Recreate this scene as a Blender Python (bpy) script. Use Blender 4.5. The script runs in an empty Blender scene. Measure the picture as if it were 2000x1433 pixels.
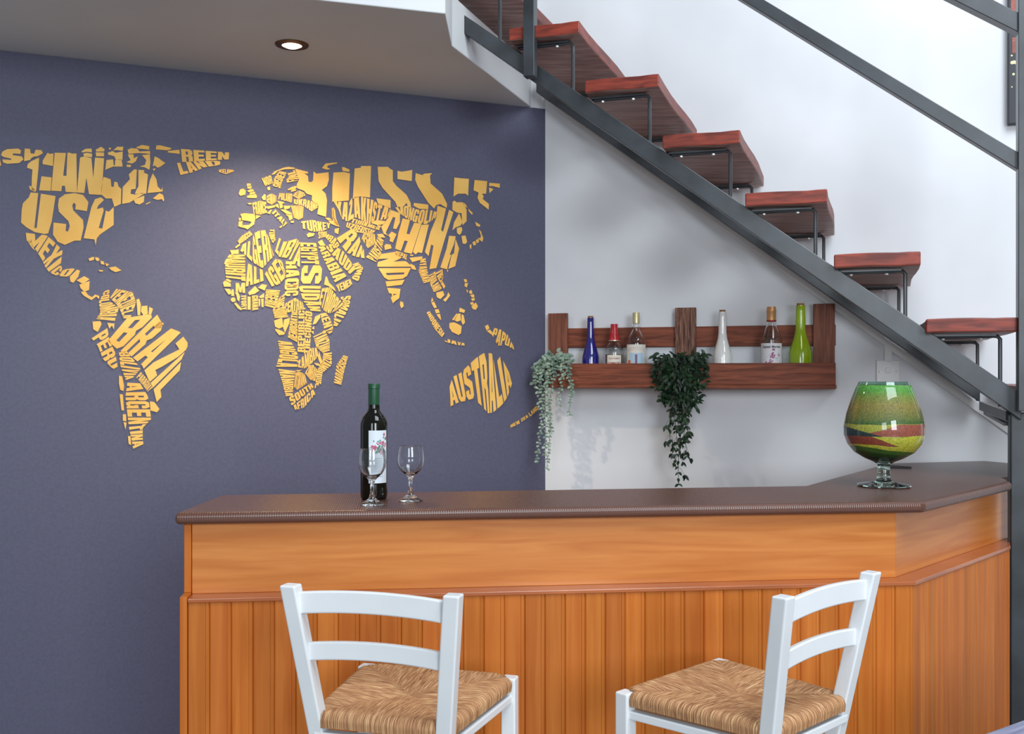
import bpy, bmesh, math, random
from mathutils import Vector, Matrix
random.seed(7)
D = bpy.data
sc = bpy.context.scene
COL = sc.collection
PI = math.pi
CAMZ = 1.43
F = 2000.0
YH = 728.0

# ---------------------------------------------------------------- camera
cam = D.cameras.new('camera'); camo = D.objects.new('camera', cam); COL.objects.link(camo)
camo.location = (0, 0, CAMZ); camo.rotation_euler = (PI/2, 0, 0)
cam.sensor_width = 36; cam.lens = 36; cam.shift_y = (YH-716.5)/2000
cam.clip_start = 0.05
sc.camera = camo
# ---------------------------------------------------------------- world + light
w = D.worlds.new('world'); sc.world = w; w.use_nodes = True
w.node_tree.nodes['Background'].inputs[0].default_value = (0.80, 0.90, 1.0, 1)
w.node_tree.nodes['Background'].inputs[1].default_value = 0.27
def area(name, loc, target, sx, sy, power, col):
    l = D.lights.new(name, 'AREA'); l.shape = 'RECTANGLE'; l.size = sx; l.size_y = sy
    l.energy = power; l.color = col
    o = D.objects.new(name, l); COL.objects.link(o); o.location = loc
    o.rotation_euler = (Vector(target)-Vector(loc)).to_track_quat('-Z', 'Y').to_euler()
    return o
area('assumed_daylight_fill', (-1.5, -4.6, 2.5), (0.0, 4, 1.2), 1.8, 2.2, 105, (0.85, 0.93, 1.0))  # assumed unseen daylight behind the camera: bare area light, no window built
area('assumed_daylight_fill', (2.1, -3.8, 2.5), (0.2, 4, 1.3), 1.8, 2.2, 205, (0.85, 0.93, 1.0))  # second assumed source, stronger to light from the right; no window here either
area('assumed_top_fill', (1.7, 0.7, 4.6), (0.9, 4.0, 1.6), 2.2, 2.2, 148, (0.86, 0.93, 1.0))  # assumed overhead source, added to brighten the upper stair wall; no roof opening built
sc.view_settings.view_transform = 'Standard'; sc.view_settings.look = 'None'
sc.view_settings.gamma = 1.0; sc.view_settings.exposure = 0.06
sc.view_settings.use_curve_mapping = False

# ---------------------------------------------------------------- helpers
def lin(c):
    return tuple(((v/255)/12.92 if v/255 <= .04045 else ((v/255+.055)/1.055)**2.4) for v in c)+(1,)
def mat(name, rgb, rough=.5, metal=0, trans=0, ior=1.45, spec=.5, emit=None, es=0, coat=0, alpha=None):
    m = D.materials.new(name); m.use_nodes = True
    b = m.node_tree.nodes['Principled BSDF']
    b.inputs['Base Color'].default_value = lin(rgb); b.inputs['Roughness'].default_value = rough
    b.inputs['Metallic'].default_value = metal; b.inputs['Transmission Weight'].default_value = trans
    b.inputs['IOR'].default_value = ior; b.inputs['Specular IOR Level'].default_value = spec
    b.inputs['Coat Weight'].default_value = coat; b.inputs['Coat Roughness'].default_value = .15
    if emit: b.inputs['Emission Color'].default_value = lin(emit); b.inputs['Emission Strength'].default_value = es
    return m
def nd(m, t): return m.node_tree.nodes.new(t)
def lk(m, a, b): m.node_tree.links.new(a, b)
def bsdf(m): return m.node_tree.nodes['Principled BSDF']
def noise_mix(m, c1, c2, scale=(1,1,1), nscale=5, detail=6, coord='Object', lo=.35, hi=.65, bump=0, attr=None, dist=0):
    tc = nd(m, 'ShaderNodeTexCoord'); mp = nd(m, 'ShaderNodeMapping'); mp.inputs['Scale'].default_value = scale
    lk(m, tc.outputs[coord], mp.inputs[0])
    n = nd(m, 'ShaderNodeTexNoise'); n.inputs['Scale'].default_value = nscale; n.inputs['Detail'].default_value = detail
    n.inputs['Distortion'].default_value = dist
    lk(m, mp.outputs[0], n.inputs['Vector'])
    r = nd(m, 'ShaderNodeMapRange'); r.inputs[1].default_value = lo; r.inputs[2].default_value = hi
    lk(m, n.outputs[0], r.inputs[0])
    x = nd(m, 'ShaderNodeMix'); x.data_type = 'RGBA'; x.inputs[6].default_value = lin(c1); x.inputs[7].default_value = lin(c2)
    lk(m, r.outputs[0], x.inputs[0]); out = x.outputs[2]
    if attr:
        a = nd(m, 'ShaderNodeAttribute'); a.attribute_name = attr
        y = nd(m, 'ShaderNodeMix'); y.data_type = 'RGBA'; y.blend_type = 'MULTIPLY'; y.inputs[0].default_value = 1
        lk(m, out, y.inputs[6]); lk(m, a.outputs['Color'], y.inputs[7]); out = y.outputs[2]
    lk(m, out, bsdf(m).inputs['Base Color'])
    if bump:
        bp = nd(m, 'ShaderNodeBump'); bp.inputs['Strength'].default_value = bump; bp.inputs['Distance'].default_value = .004
        lk(m, n.outputs[0], bp.inputs['Height']); lk(m, bp.outputs[0], bsdf(m).inputs['Normal'])
    return n, mp, out

class MB:
    """collects geometry, builds one mesh object"""
    def __init__(s): s.v = []; s.f = []; s.c = []; s.t = None; s.mi = []; s.m = 0; s.uv = None
    def add(s, vs, fs, tint=None):
        o = len(s.v); s.v += [tuple(p) for p in vs]
        for f in fs:
            s.f.append(tuple(i+o for i in f)); s.c.append(tint if tint else (1,1,1)); s.mi.append(s.m)
    def box(s, c, size, M=None, tint=None):
        x, y, z = (d/2 for d in size); c = Vector(c)
        vs = [Vector((a*x, b*y, e*z)) for a in (-1,1) for b in (-1,1) for e in (-1,1)]
        if M is not None: vs = [M @ v for v in vs]
        vs = [c+v for v in vs]
        s.add(vs, [(0,1,3,2),(4,6,7,5),(0,4,5,1),(2,3,7,6),(0,2,6,4),(1,5,7,3)], tint)
    def prism(s, poly, z0, z1, tint=None):
        n = len(poly)
        s.add([(p[0],p[1],z0) for p in poly]+[(p[0],p[1],z1) for p in poly],
              [tuple(range(n-1,-1,-1)), tuple(range(n,2*n))]+[(i,(i+1)%n,n+(i+1)%n,n+i) for i in range(n)], tint)
    def hexa(s, a, b, tint=None):   # a,b: two quads (4 pts each)
        s.add(list(a)+list(b), [(3,2,1,0),(4,5,6,7)]+[(i,(i+1)%4,4+(i+1)%4,4+i) for i in range(4)], tint)
    def bar(s, p, q, wx, wy, side=None, tint=None):
        p = Vector(p); q = Vector(q); d = (q-p).normalized()
        sd = Vector(side) if side else (Vector((0,0,1)) if abs(d.z) < .9 else Vector((1,0,0)))
        a = d.cross(sd).normalized(); b = a.cross(d).normalized()
        A = [p+a*i*wx/2+b*j*wy/2 for i, j in ((-1,-1),(1,-1),(1,1),(-1,1))]
        B = [q+a*i*wx/2+b*j*wy/2 for i, j in ((-1,-1),(1,-1),(1,1),(-1,1))]
        s.hexa(A, B, tint)
    def tube(s, pts, r, n=8, taper=None):
        pts = [Vector(p) for p in pts]; rings = []
        for i, p in enumerate(pts):
            d = (pts[min(i+1,len(pts)-1)]-pts[max(i-1,0)]).normalized()
            a = d.orthogonal().normalized() if i == 0 else (pa - d*pa.dot(d)).normalized()
            pa = a; b = d.cross(a); rr = r*(taper[i] if taper else 1)
            rings.append([p+a*math.cos(2*PI*k/n)*rr+b*math.sin(2*PI*k/n)*rr for k in range(n)])
        o = [v for rg in rings for v in rg]
        fs = [(i*n+k, i*n+(k+1)%n, (i+1)*n+(k+1)%n, (i+1)*n+k) for i in range(len(pts)-1) for k in range(n)]
        fs += [tuple(range(n-1,-1,-1)), tuple((len(pts)-1)*n+k for k in range(n))]
        s.add(o, fs)
    def lathe(s, prof, c=(0,0,0), n=40, tint=None, closed=False):
        o = []; fs = []
        for (r, z) in prof:
            for k in range(n):
                a = 2*PI*k/n; o.append((c[0]+max(r,1e-5)*math.cos(a), c[1]+max(r,1e-5)*math.sin(a), c[2]+z))
        m = len(prof)
        for i in range(m-1 if not closed else m):
            j = (i+1) % m
            for k in range(n): fs.append((i*n+k, i*n+(k+1)%n, j*n+(k+1)%n, j*n+k))
        s.add(o, fs, tint)
    def build(s, name, mats, parent=None, smooth=None, bevel=0, segs=2, merge=True):
        me = D.meshes.new(name); me.from_pydata(s.v, [], s.f)
        if not isinstance(mats, (list, tuple)): mats = [mats]
        for m in mats: me.materials.append(m)
        if True:
            at = me.color_attributes.new('tint', 'FLOAT_COLOR', 'CORNER')
            k = 0
            for fi, f in enumerate(s.f):
                for _ in f: at.data[k].color = tuple(s.c[fi])+(1,); k += 1
        for i, p in enumerate(me.polygons): p.material_index = s.mi[i]
        bm = bmesh.new(); bm.from_mesh(me)
        if merge: bmesh.ops.remove_doubles(bm, verts=bm.verts, dist=1e-5)
        bmesh.ops.recalc_face_normals(bm, faces=bm.faces)
        bm.to_mesh(me); bm.free()
        if smooth:
            for p in me.polygons: p.use_smooth = True
            me.set_sharp_from_angle(angle=math.radians(smooth))
        o = D.objects.new(name, me); COL.objects.link(o)
        if parent: o.parent = parent
        if bevel:
            b = o.modifiers.new('bevel', 'BEVEL'); b.width = bevel; b.segments = segs; b.limit_method = 'ANGLE'
            b.angle_limit = math.radians(35)
        return o
def thing(name, label, cat, loc=(0,0,0), rz=0, group=None):
    o = D.objects.new(name, None); COL.objects.link(o); o.location = loc; o.rotation_euler = (0,0,rz)
    o['label'] = label; o['category'] = cat; o.empty_display_size = .05
    if group: o['group'] = group
    return o
def tag(o, label, cat, group=None):
    o['label'] = label; o['category'] = cat
    if group: o['group'] = group
    return o
def struct(o): o['kind'] = 'structure'; return o
def lab(o, l): o['label'] = l; return o

# lines in plan: (x, d)
E1 = Vector((.9449, -.3272)); N1 = Vector((.3272, .9449))     # stair / white wall direction, into the wall
WP = Vector((1.513, 4.09))                                     # a point of the white wall
CORNER = Vector((.148, 4.562))
ML = Vector((-1.866, 3.731))                                   # map wall at the left of the frame
ME = (CORNER-ML).normalized(); MN = Vector((ME.y, -ME.x))      # MN faces the room
if MN.y > 0: MN = -MN
def onplane(px, py, P, e):
    k = (px-1000)/F      # x = k d ; P + t e
    t = (k*P.y-P.x)/(e.x-k*e.y)
    q = P+e*t
    return Vector((q.x, q.y, CAMZ-(py-YH)*q.y/F))
def wallpt(px, py, off=0): return onplane(px, py, WP-N1*off, E1)
def mappt(px, py, off=0): return onplane(px, py, CORNER+MN*off, ME)
SF = Vector((1.29, 3.236))                                     # tread front line
def stairpt(px, py, off=0): return onplane(px, py, SF+N1*off, E1)
def V3(p, z): return Vector((p.x, p.y, z))

# ---------------------------------------------------------------- materials
white = mat('white_wall_paint', (226,228,231), .6)
noise_mix(white, (222,224,227), (231,233,236), nscale=2.2, detail=3)
ceil_m = mat('ceiling_paint', (214,210,207), .7)
noise_mix(ceil_m, (206,208,210), (214,216,218), nscale=1.5, detail=2)
slate = mat('slate_blue_mural_print', (99,99,120), .5, spec=.35)
noise_mix(slate, (86,86,107), (91,91,113), nscale=90, detail=5, bump=.03)
gold = mat('gold_print', (236,178,72), .55)
noise_mix(gold, (232,176,78), (242,192,98), nscale=7, detail=3)
steel = mat('dark_grey_steel', (62,66,71), .33, metal=.0, spec=.8)
noise_mix(steel, (38,41,44), (60,65,70), nscale=9, detail=6, lo=.3, hi=.7, bump=.08)
bolt_m = mat('zinc_bolt', (190,190,185), .35, metal=.6)
tread_m = mat('red_brown_tread_wood', (120,52,38), .42)
noise_mix(tread_m, (98,38,28), (150,60,42), scale=(1,1,6), nscale=9, detail=8, bump=.2, dist=.6)
tread_u = mat('tread_underside_wood', (98,70,64), .45)
noise_mix(tread_u, (126,92,84), (190,154,144), scale=(2,14,4), nscale=3, detail=8, bump=.2, dist=.5, lo=.3, hi=.7)
pallet = mat('brown_stained_pallet_wood', (118,66,44), .6)
noise_mix(pallet, (100,48,30), (146,78,52), scale=(2,2,26), nscale=3, detail=8, bump=.35, dist=.8)
pallet_v = mat('brown_pallet_upright_wood', (118,72,54), .6)
noise_mix(pallet_v, (98,54,38), (140,82,60), scale=(26,26,2), nscale=3, detail=8, bump=.35, dist=.8)
pallet_g = mat('grooved_pallet_upright_wood', (110,66,50), .6)
noise_mix(pallet_g, (74,40,30), (168,120,95), scale=(34,34,2.4), nscale=3, detail=4, bump=.6, dist=2.2, lo=.4, hi=.72)
honey_h = mat('honey_wood_horizontal', (200,118,52), .36, coat=.15)
noise_mix(honey_h, (186,104,38), (212,136,66), scale=(1.2,1.2,18), nscale=2.2, detail=9, bump=.04, dist=.7, lo=.25, hi=.75)
honey_v = mat('honey_wood_planks', (200,112,46), .48, spec=.3, coat=.04)
noise_mix(honey_v, (182,94,28), (208,124,50), scale=(18,18,.9), nscale=2.4, detail=8, bump=.04, dist=.7, lo=.25, hi=.75, attr='tint')
ledge_m = mat('ledge_wood', (176,98,52), .3, coat=.4)
noise_mix(ledge_m, (160,84,42), (190,110,62), scale=(1.2,1.2,10), nscale=3, detail=6)
top_m = mat('ribbed_brown_vinyl', (84,56,47), .27, spec=.6)
def ribs(m, ax, sc_, strength):
    tc = nd(m, 'ShaderNodeTexCoord'); mp = nd(m, 'ShaderNodeMapping'); mp.inputs['Rotation'].default_value = (0,0,-math.atan2(.111,.994))
    wv = nd(m, 'ShaderNodeTexWave'); wv.inputs['Scale'].default_value = sc_; wv.bands_direction = ax
    bp = nd(m, 'ShaderNodeBump'); bp.inputs['Strength'].default_value = strength; bp.inputs['Distance'].default_value = .001
    lk(m, tc.outputs['Object'], mp.inputs[0]); lk(m, mp.outputs[0], wv.inputs[0]); lk(m, wv.outputs[0], bp.inputs['Height']); lk(m, bp.outputs[0], bsdf(m).inputs['Normal'])
    noise = nd(m, 'ShaderNodeTexNoise'); noise.inputs['Scale'].default_value = 3
    x = nd(m, 'ShaderNodeMix'); x.data_type = 'RGBA'; x.inputs[6].default_value = lin((88,56,46)); x.inputs[7].default_value = lin((106,72,60))
    lk(m, tc.outputs['Object'], noise.inputs[0]); lk(m, noise.outputs[0], x.inputs[0]); lk(m, x.outputs[2], bsdf(m).inputs['Base Color'])
ribs(top_m, 'X', 55, .35)
chairw = mat('white_lacquered_wood', (232,236,238), .32, spec=.5)
noise_mix(chairw, (224,227,229), (230,233,235), nscale=6, detail=2)
glass = mat('clear_glass', (250,252,252), 0.0, trans=1, ior=1.45)
gglass = mat('greenish_glass', (205,235,225), 0.0, trans=1, ior=1.5)

# ---------------------------------------------------------------- room shell
CEZ = CAMZ+1.175
mb = MB(); mb.prism([(-4,-5.5),(3.6,-5.5),(3.6,5.5),(-4,5.5)], -.1, 0)
fl = mat('floor_tile', (150,135,118), .45); noise_mix(fl, (106,104,103), (124,122,120), nscale=3)
struct(mb.build('floor', fl))
mb = MB(); L0 = ML-ME*1.6
mb.prism([tuple(L0), tuple(CORNER), tuple(CORNER-MN*.15), tuple(L0-MN*.15)], 0, CEZ+.18)
struct(mb.build('wall_left', white))
mb = MB(); QL = CORNER-E1*1.6
mb.prism([tuple(QL), tuple(CORNER), tuple(CORNER+N1*.15), tuple(QL+N1*.15)], CEZ+.181, 4.6)
struct(mb.build('wall_back', white))
R0 = WP+E1*2.2
mb = MB(); mb.prism([tuple(CORNER), tuple(R0), tuple(R0+N1*.15), tuple(CORNER+N1*.15)], 0, 4.6)
struct(mb.build('wall_right', white))
mb = MB(); mb.prism([(3.35,-5.4),(3.5,-5.4),(3.5,4.0),(3.35,4.0)], 0, 4.6)  # added out-of-view wall: blocks sky light from the right
struct(mb.build('wall_light_block', mat('light_block_grey', (150,140,130), .7)))  # mid grey chosen to dim reflections on the bar's angled side
# soffit / slab
c1 = Vector((-.218,3.352)); c2 = Vector((-.2155,3.683)); c3 = Vector((.085,4.53))
fdir = Vector((.395,.124)).normalized()
mb = MB(); mb.prism([tuple(c1-fdir*3.2), tuple(c1), tuple(c2), tuple(c3), tuple(L0)], CEZ, CEZ+.185)
struct(mb.build('ceiling', ceil_m, bevel=.004))

# ---------------------------------------------------------------- downlight
lc = Vector((-.788, 3.666, CEZ))
t = thing('downlight', 'small round recessed downlight with brass ring, lit, in the grey soffit', 'ceiling light', lc)
brass = mat('aged_brass', (120,84,50), .3, metal=.9)
mb = MB(); mb.lathe([(.033,-.001),(.036,-.006),(.058,-.004),(.06,0),(.033,0)], closed=True); mb.build('trim_ring', brass, t, smooth=40)
mb = MB(); mb.lathe([(0,-.011),(.022,-.010),(.034,-.004),(.034,-.001),(0,-.001)])
mb.build('lens', mat('lit_lens', (255,244,220), .3, emit=(255,236,200), es=9), t, smooth=40)
l = D.lights.new('downlight_beam', 'SPOT'); l.energy = 75; l.color = (1,.80,.58); l.spot_size = math.radians(125); l.spot_blend = .9; l.shadow_soft_size = .03
lo = D.objects.new('downlight_beam', l); COL.objects.link(lo); lo.location = lc+Vector((0,0,-.03)); lo.parent = None

# ---------------------------------------------------------------- world map mural
G = {
'A': [[(0,0),(.36,0),(.41,.2),(.5,.2),(.5,.34),(.45,.34),(.5,.74),(.5,1),(.2,1)],[(1,0),(.64,0),(.59,.2),(.5,.2),(.5,.34),(.55,.34),(.5,.74),(.5,1),(.8,1)]],
'B': [[(0,0),(.4,0),(.4,1),(0,1)],[(.4,1),(.8,1),(1,.88),(1,.62),(.88,.52),(1,.42),(1,.12),(.8,0),(.4,0),(.4,.15),(.6,.15),(.6,.43),(.4,.43),(.4,.58),(.6,.58),(.6,.85),(.4,.85)]],
'C': [[(0,.15),(.2,0),(.8,0),(1,.15),(1,.4),(.6,.4),(.6,.17),(.42,.17),(.42,.83),(.6,.83),(.6,.6),(1,.6),(1,.85),(.8,1),(.2,1),(0,.85)]],
'D': [[(0,0),(.4,0),(.4,1),(0,1)],[(.4,0),(.75,0),(1,.15),(1,.85),(.75,1),(.4,1),(.4,.84),(.58,.84),(.58,.16),(.4,.16)]],
'E': [[(0,0),(1,0),(1,.2),(.45,.2),(.45,.41),(.92,.41),(.92,.6),(.45,.6),(.45,.8),(1,.8),(1,1),(0,1)]],
'F': [[(0,0),(.45,0),(.45,.4),(.92,.4),(.92,.6),(.45,.6),(.45,.8),(1,.8),(1,1),(0,1)]],
'G': [[(0,.15),(.2,0),(.55,0),(.65,.08),(.7,0),(1,0),(1,.52),(.52,.52),(.52,.36),(.6,.36),(.6,.17),(.42,.17),(.42,.83),(.6,.83),(.6,.66),(1,.66),(1,.85),(.8,1),(.2,1),(0,.85)]],
'H': [[(0,0),(.42,0),(.42,.4),(.58,.4),(.58,0),(1,0),(1,1),(.58,1),(.58,.6),(.42,.6),(.42,1),(0,1)]],
'I': [[(0,0),(1,0),(1,1),(0,1)]],
'K': [[(0,0),(.42,0),(.42,.36),(.58,0),(1,0),(.78,.52),(1,1),(.58,1),(.42,.62),(.42,1),(0,1)]],
'L': [[(0,0),(1,0),(1,.22),(.48,.22),(.48,1),(0,1)]],
'M': [[(0,0),(.28,0),(.28,.5),(.4,0),(.6,0),(.72,.5),(.72,0),(1,0),(1,1),(.64,1),(.5,.45),(.36,1),(0,1)]],
'N': [[(0,0),(.38,0),(.38,.45),(.62,0),(1,0),(1,1),(.62,1),(.62,.55),(.38,1),(0,1)]],
'O': [[(0,.15),(.2,0),(.5,0),(.5,.17),(.42,.17),(.42,.83),(.5,.83),(.5,1),(.2,1),(0,.85)],[(1,.15),(.8,0),(.5,0),(.5,.17),(.58,.17),(.58,.83),(.5,.83),(.5,1),(.8,1),(1,.85)]],
'P': [[(0,0),(.42,0),(.42,1),(0,1)],[(.42,.36),(.8,.36),(1,.5),(1,.86),(.8,1),(.42,1),(.42,.82),(.6,.82),(.6,.54),(.42,.54)]],
'Q': [[(0,.15),(.2,0),(.5,0),(.5,.17),(.42,.17),(.42,.83),(.5,.83),(.5,1),(.2,1),(0,.85)],[(1,0),(.5,0),(.5,.17),(.58,.17),(.58,.83),(.5,.83),(.5,1),(.8,1),(1,.85)]],
'R': [[(0,0),(.4,0),(.4,1),(0,1)],[(.4,1),(.8,1),(1,.86),(1,.6),(.88,.5),(1,.4),(1,0),(.62,0),(.6,.38),(.4,.42),(.4,.57),(.6,.57),(.6,.82),(.4,.82)]],
'S': [[(0,.12),(.2,0),(.8,0),(1,.12),(1,.48),(.42,.68),(.42,.84),(.58,.84),(.58,.7),(1,.7),(1,.88),(.8,1),(.2,1),(0,.88),(0,.56),(.58,.34),(.58,.15),(.42,.15),(.42,.3),(0,.3)]],
'T': [[(.28,0),(.72,0),(.72,.78),(1,.78),(1,1),(0,1),(0,.78),(.28,.78)]],
'U': [[(0,.15),(.2,0),(.8,0),(1,.15),(1,1),(.6,1),(.6,.17),(.4,.17),(.4,1),(0,1)]],
'V': [[(.3,0),(.7,0),(1,1),(.6,1),(.5,.35),(.4,1),(0,1)]],
'W': [[(.12,0),(.42,0),(.5,.45),(.58,0),(.88,0),(1,1),(.72,1),(.66,.4),(.58,1),(.42,1),(.34,.4),(.28,1),(0,1)]],
'J': [[(0,.15),(.2,0),(.8,0),(1,.15),(1,1),(.55,1),(.55,.17),(.42,.17),(.42,.35),(0,.35)]],
'X': [[(0,0),(.38,0),(.5,.3),(.62,0),(1,0),(.74,.5),(1,1),(.62,1),(.5,.7),(.38,1),(0,1),(.26,.5)]],
'Y': [[(.28,0),(.72,0),(.72,.4),(1,1),(.62,1),(.5,.62),(.38,1),(0,1),(.28,.4)]],
'Z': [[(0,0),(1,0),(1,.2),(.5,.2),(1,.78),(1,1),(0,1),(0,.8),(.48,.8),(0,.24)]],
}
GW = {'I': .5, 'M': 1.3, 'W': 1.3, 'L': .85}
ZO = {1: (0,270,4.2553), 2: (0,540,3.981), 3: (420,300,5.51), 4: (420,540,5.117), 5: (640,300,4.478), 6: (800,500,3.982)}
MAPZ = .004
class Cont:
    def __init__(s): s.mb = MB()
    def poly(s, z, pts):
        ox, oy, k = ZO[z]
        P = [(ox+p[0]/k, oy+p[1]/k) for p in pts]
        a = sum(P[i][0]*P[(i+1)%len(P)][1]-P[(i+1)%len(P)][0]*P[i][1] for i in range(len(P)))
        if abs(a) < 1.2: return
        if a < 0: P = P[::-1]
        n = len(P)
        top = [mappt(x, y, MAPZ) for x, y in P]; bot = [mappt(x, y, .0005) for x, y in P]
        s.mb.add(top+bot, [tuple(range(n))]+[(i, i+n, (i+1)%n+n, (i+1)%n) for i in range(n)])
    def word(s, z, txt, bot, top, gap=.10):
        # bot and top have the same number of knots
        ws = [GW.get(c, 1) for c in txt]; tot = sum(ws)+gap*(len(txt)-1); n = len(bot)-1
        def at(c, u):
            u = min(max(u,0),1)*n; i = min(int(u), n-1); f = u-i
            return (c[i][0]*(1-f)+c[i+1][0]*f, c[i][1]*(1-f)+c[i+1][1]*f)
        x = 0
        for c, wd in zip(txt, ws):
            for pl in G[c]:
                out = []
                for i in range(len(pl)):
                    a = pl[i]; b = pl[(i+1)%len(pl)]; m = max(1, int(max(abs(a[0]-b[0])*wd*n/tot*6, 0)+.99)); m = min(m, 4)
                    for k in range(m):
                        q = (a[0]+(b[0]-a[0])*k/m, a[1]+(b[1]-a[1])*k/m)
                        u = (x+q[0]*wd)/tot; B = at(bot, u); T = at(top, u)
                        out.append((B[0]+(T[0]-B[0])*q[1], B[1]+(T[1]-B[1])*q[1]))
                s.poly(z, out)
            x += wd+gap
mural = thing('world_map_mural', 'slate blue wall mural of a gold world map spelled out in country names', 'mural', mappt(560, 950, .002))
MI = Matrix.Translation(-mural.location)
def mural_part(mb, name, m, **k):
    o = mb.build(name, m, mural, **k); o.matrix_parent_inverse = MI; return o
def vinyl(x0, x1, name):
    mb = MB(); zt = CEZ-.0003
    a = mappt(x0, 700, .0002); b = mappt(x1, 700, .0002); o = Vector((MN.x, MN.y, 0))*.0018
    mb.hexa([(a.x,a.y,0.01),(b.x,b.y,0.01),(b.x,b.y,zt),(a.x,a.y,zt)], [tuple(Vector((p.x,p.y,z))+o) for p, z in ((a,.01),(b,.01),(b,zt),(a,zt))])
    return mural_part(mb, name, slate)
vinyl(-260, -.2, 'vinyl_sheet'); vinyl(0, 489.75, 'vinyl_sheet'); vinyl(490, 1064.5, 'vinyl_sheet')
MAPZ = .006

NA = Cont()
for p in ([(20,110),(60,90),(150,85),(175,100),(170,130),(110,125),(105,140),(180,150),(195,175),(160,205),(60,212),(25,200),(20,175),(90,180),(95,170),(30,155),(8,140)],
 [(-40,190),(0,175),(10,225),(-30,240)],
 [(205,85),(250,88),(255,125),(285,128),(295,95),(345,98),(357,125),(310,150),(280,152),(255,170),(252,180),(200,190)],
 [(230,215),(260,190),(325,160),(320,250),(300,440),(280,445),(262,425),(265,320),(270,260),(225,245)],[(240,395),(262,400),(290,430),(280,442),(250,425)],
 [(355,185),(395,120),(415,130),(445,125),(440,230),(355,215)],[(345,315),(430,325),(420,437),(325,432)],
 [(455,120),(548,122),(525,310),(540,312),(540,395),(515,395),(510,440),(425,435)],[(560,122),(575,118),(600,128),(635,125),(640,450),(545,445),(540,395),(540,312),(552,312)],
 [(665,160),(700,150),(760,165),(775,330),(790,160),(865,165),(845,470),(740,465),(718,330),(700,455),(640,450)],
 [(860,320),(920,340),(925,400),(945,405),(950,360),(975,365),(985,400),(1008,420),(1005,545),(950,570),(930,500),(880,500),(835,460),(845,400)],
 [(885,180),(940,175),(945,225),(955,225),(958,178),(1010,175),(1020,235),(940,235),(875,262)],
 [(1020,405),(1080,340),(1070,300),(1115,258),(1138,260),(1128,420),(1090,425),(1085,460),(1120,468),(1180,455),(1200,460),(1075,535),(1015,545)],
 [(1150,262),(1200,265),(1195,285),(1230,300),(1215,460),(1120,462),(1135,425),(1150,400)],
 [(1270,290),(1300,340),(1310,400),(1340,430),(1350,405),(1352,440),(1330,445),(1280,450),(1225,455),(1245,350)],
 [(1325,455),(1355,470),(1365,510),(1358,525),(1345,505),(1310,512),(1270,500)],[(1110,510),(1200,475),(1195,530),(1160,550),(1125,540)],[(1210,545),(1250,525),(1248,535),(1215,552)],
 [(675,110),(710,88),(760,85),(765,118),(720,112),(685,118)],[(690,128),(720,120),(765,128),(765,158),(700,150)],[(795,95),(840,70),(870,90),(865,110),(800,110)],[(795,115),(865,118),(865,150),(800,150)],
 [(900,80),(925,78),(915,98)],[(940,100),(975,70),(1025,70),(1020,105),(975,98)],[(895,120),(935,105),(960,120),(1020,110),(1018,180),(965,180),(950,150),(900,135)],
 [(1060,95),(1090,82),(1140,85),(1160,110),(1245,105),(1250,130),(1160,122),(1070,130)],[(1130,75),(1180,55),(1240,65),(1240,95),(1150,85)],
 [(1060,135),(1110,132),(1112,165),(1145,150),(1130,190),(1100,210),(1050,200),(1085,180)],[(1050,220),(1090,220),(1085,240),(1055,238)],
 [(1180,140),(1245,132),(1250,200),(1242,262),(1200,240),(1160,235),(1205,220),(1215,180)],
 [(1285,150),(1320,165),(1350,190),(1375,205),(1335,235),(1310,245),(1285,225),(1270,235)],[(1270,255),(1295,248),(1280,272)],
 [(1300,60),(1330,58),(1420,80),(1425,90),(1390,100),(1295,92)],[(1395,105),(1490,95),(1495,130),(1395,118)],
 [(255,450),(318,455),(285,745),(305,745),(340,460),(462,480),(430,690),(400,790),(370,795),(290,780),(220,740),(175,700),(180,600),(190,540),(240,490)],
 [(490,500),(540,465),(620,455),(690,470),(735,530),(722,605),(625,590),(630,550),(612,535),(600,560),(610,600),(690,680),(695,740),(670,850),(620,850),(540,885),(480,860),(440,800),(445,700),(550,712),(545,770),(565,775),(580,730),(570,690),(490,610),(482,560)],
 [(790,505),(840,490),(865,512),(815,560),(805,588),(855,575),(862,600),(820,745),(850,750),(880,600),(905,610),(945,570),(945,720),(830,800),(805,830),(795,890),(785,840),(695,830),(760,570)],
 [(225,850),(245,848),(272,890),(290,935),(262,905)],
 [(580,1150),(640,1090),(665,1100),(650,1150),(610,1200),(585,1190)],[(635,1180),(700,1145),(745,1170),(690,1210)],[(660,1215),(745,1185),(740,1260),(700,1275),(670,1245)],
 [(675,1272),(715,1275),(730,1300),(765,1320),(790,1298),(825,1310),(822,1335),(800,1315),(760,1345),(700,1310),(680,1290)],
 [(735,1000),(770,985),(785,990),(780,1010),(745,1020)],[(790,988),(815,990),(830,1010),(810,1022),(795,1010)],[(835,1018),(860,1022),(870,1050),(840,1045)],[(875,1035),(908,1048),(885,1065)],
 [(905,1075),(960,1065),(1010,1098),(960,1112),(925,1095)],[(820,1092),(860,1098),(850,1108),(825,1105)]): NA.poly(1, p)
NA.word(1,'REEN',[(1515,197),(1900,175)],[(1503,88),(1905,118)]); NA.word(1,'LAND',[(1500,305),(1610,280),(1700,240),(1830,222)],[(1470,205),(1560,195),(1650,190),(1830,186)])
NA.word(1,'ICELAND',[(1820,280),(1880,298),(1945,275)],[(1820,260),(1880,255),(1940,262)])
NA.word(1,'MEXICO',[(222,850),(300,930),(350,1010),(370,1060),(410,1115),(480,1145),(570,1150)],[(215,785),(385,805),(440,850),(520,930),(505,1050),(520,1090),(630,1078)],.12)
SA = Cont()
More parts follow.
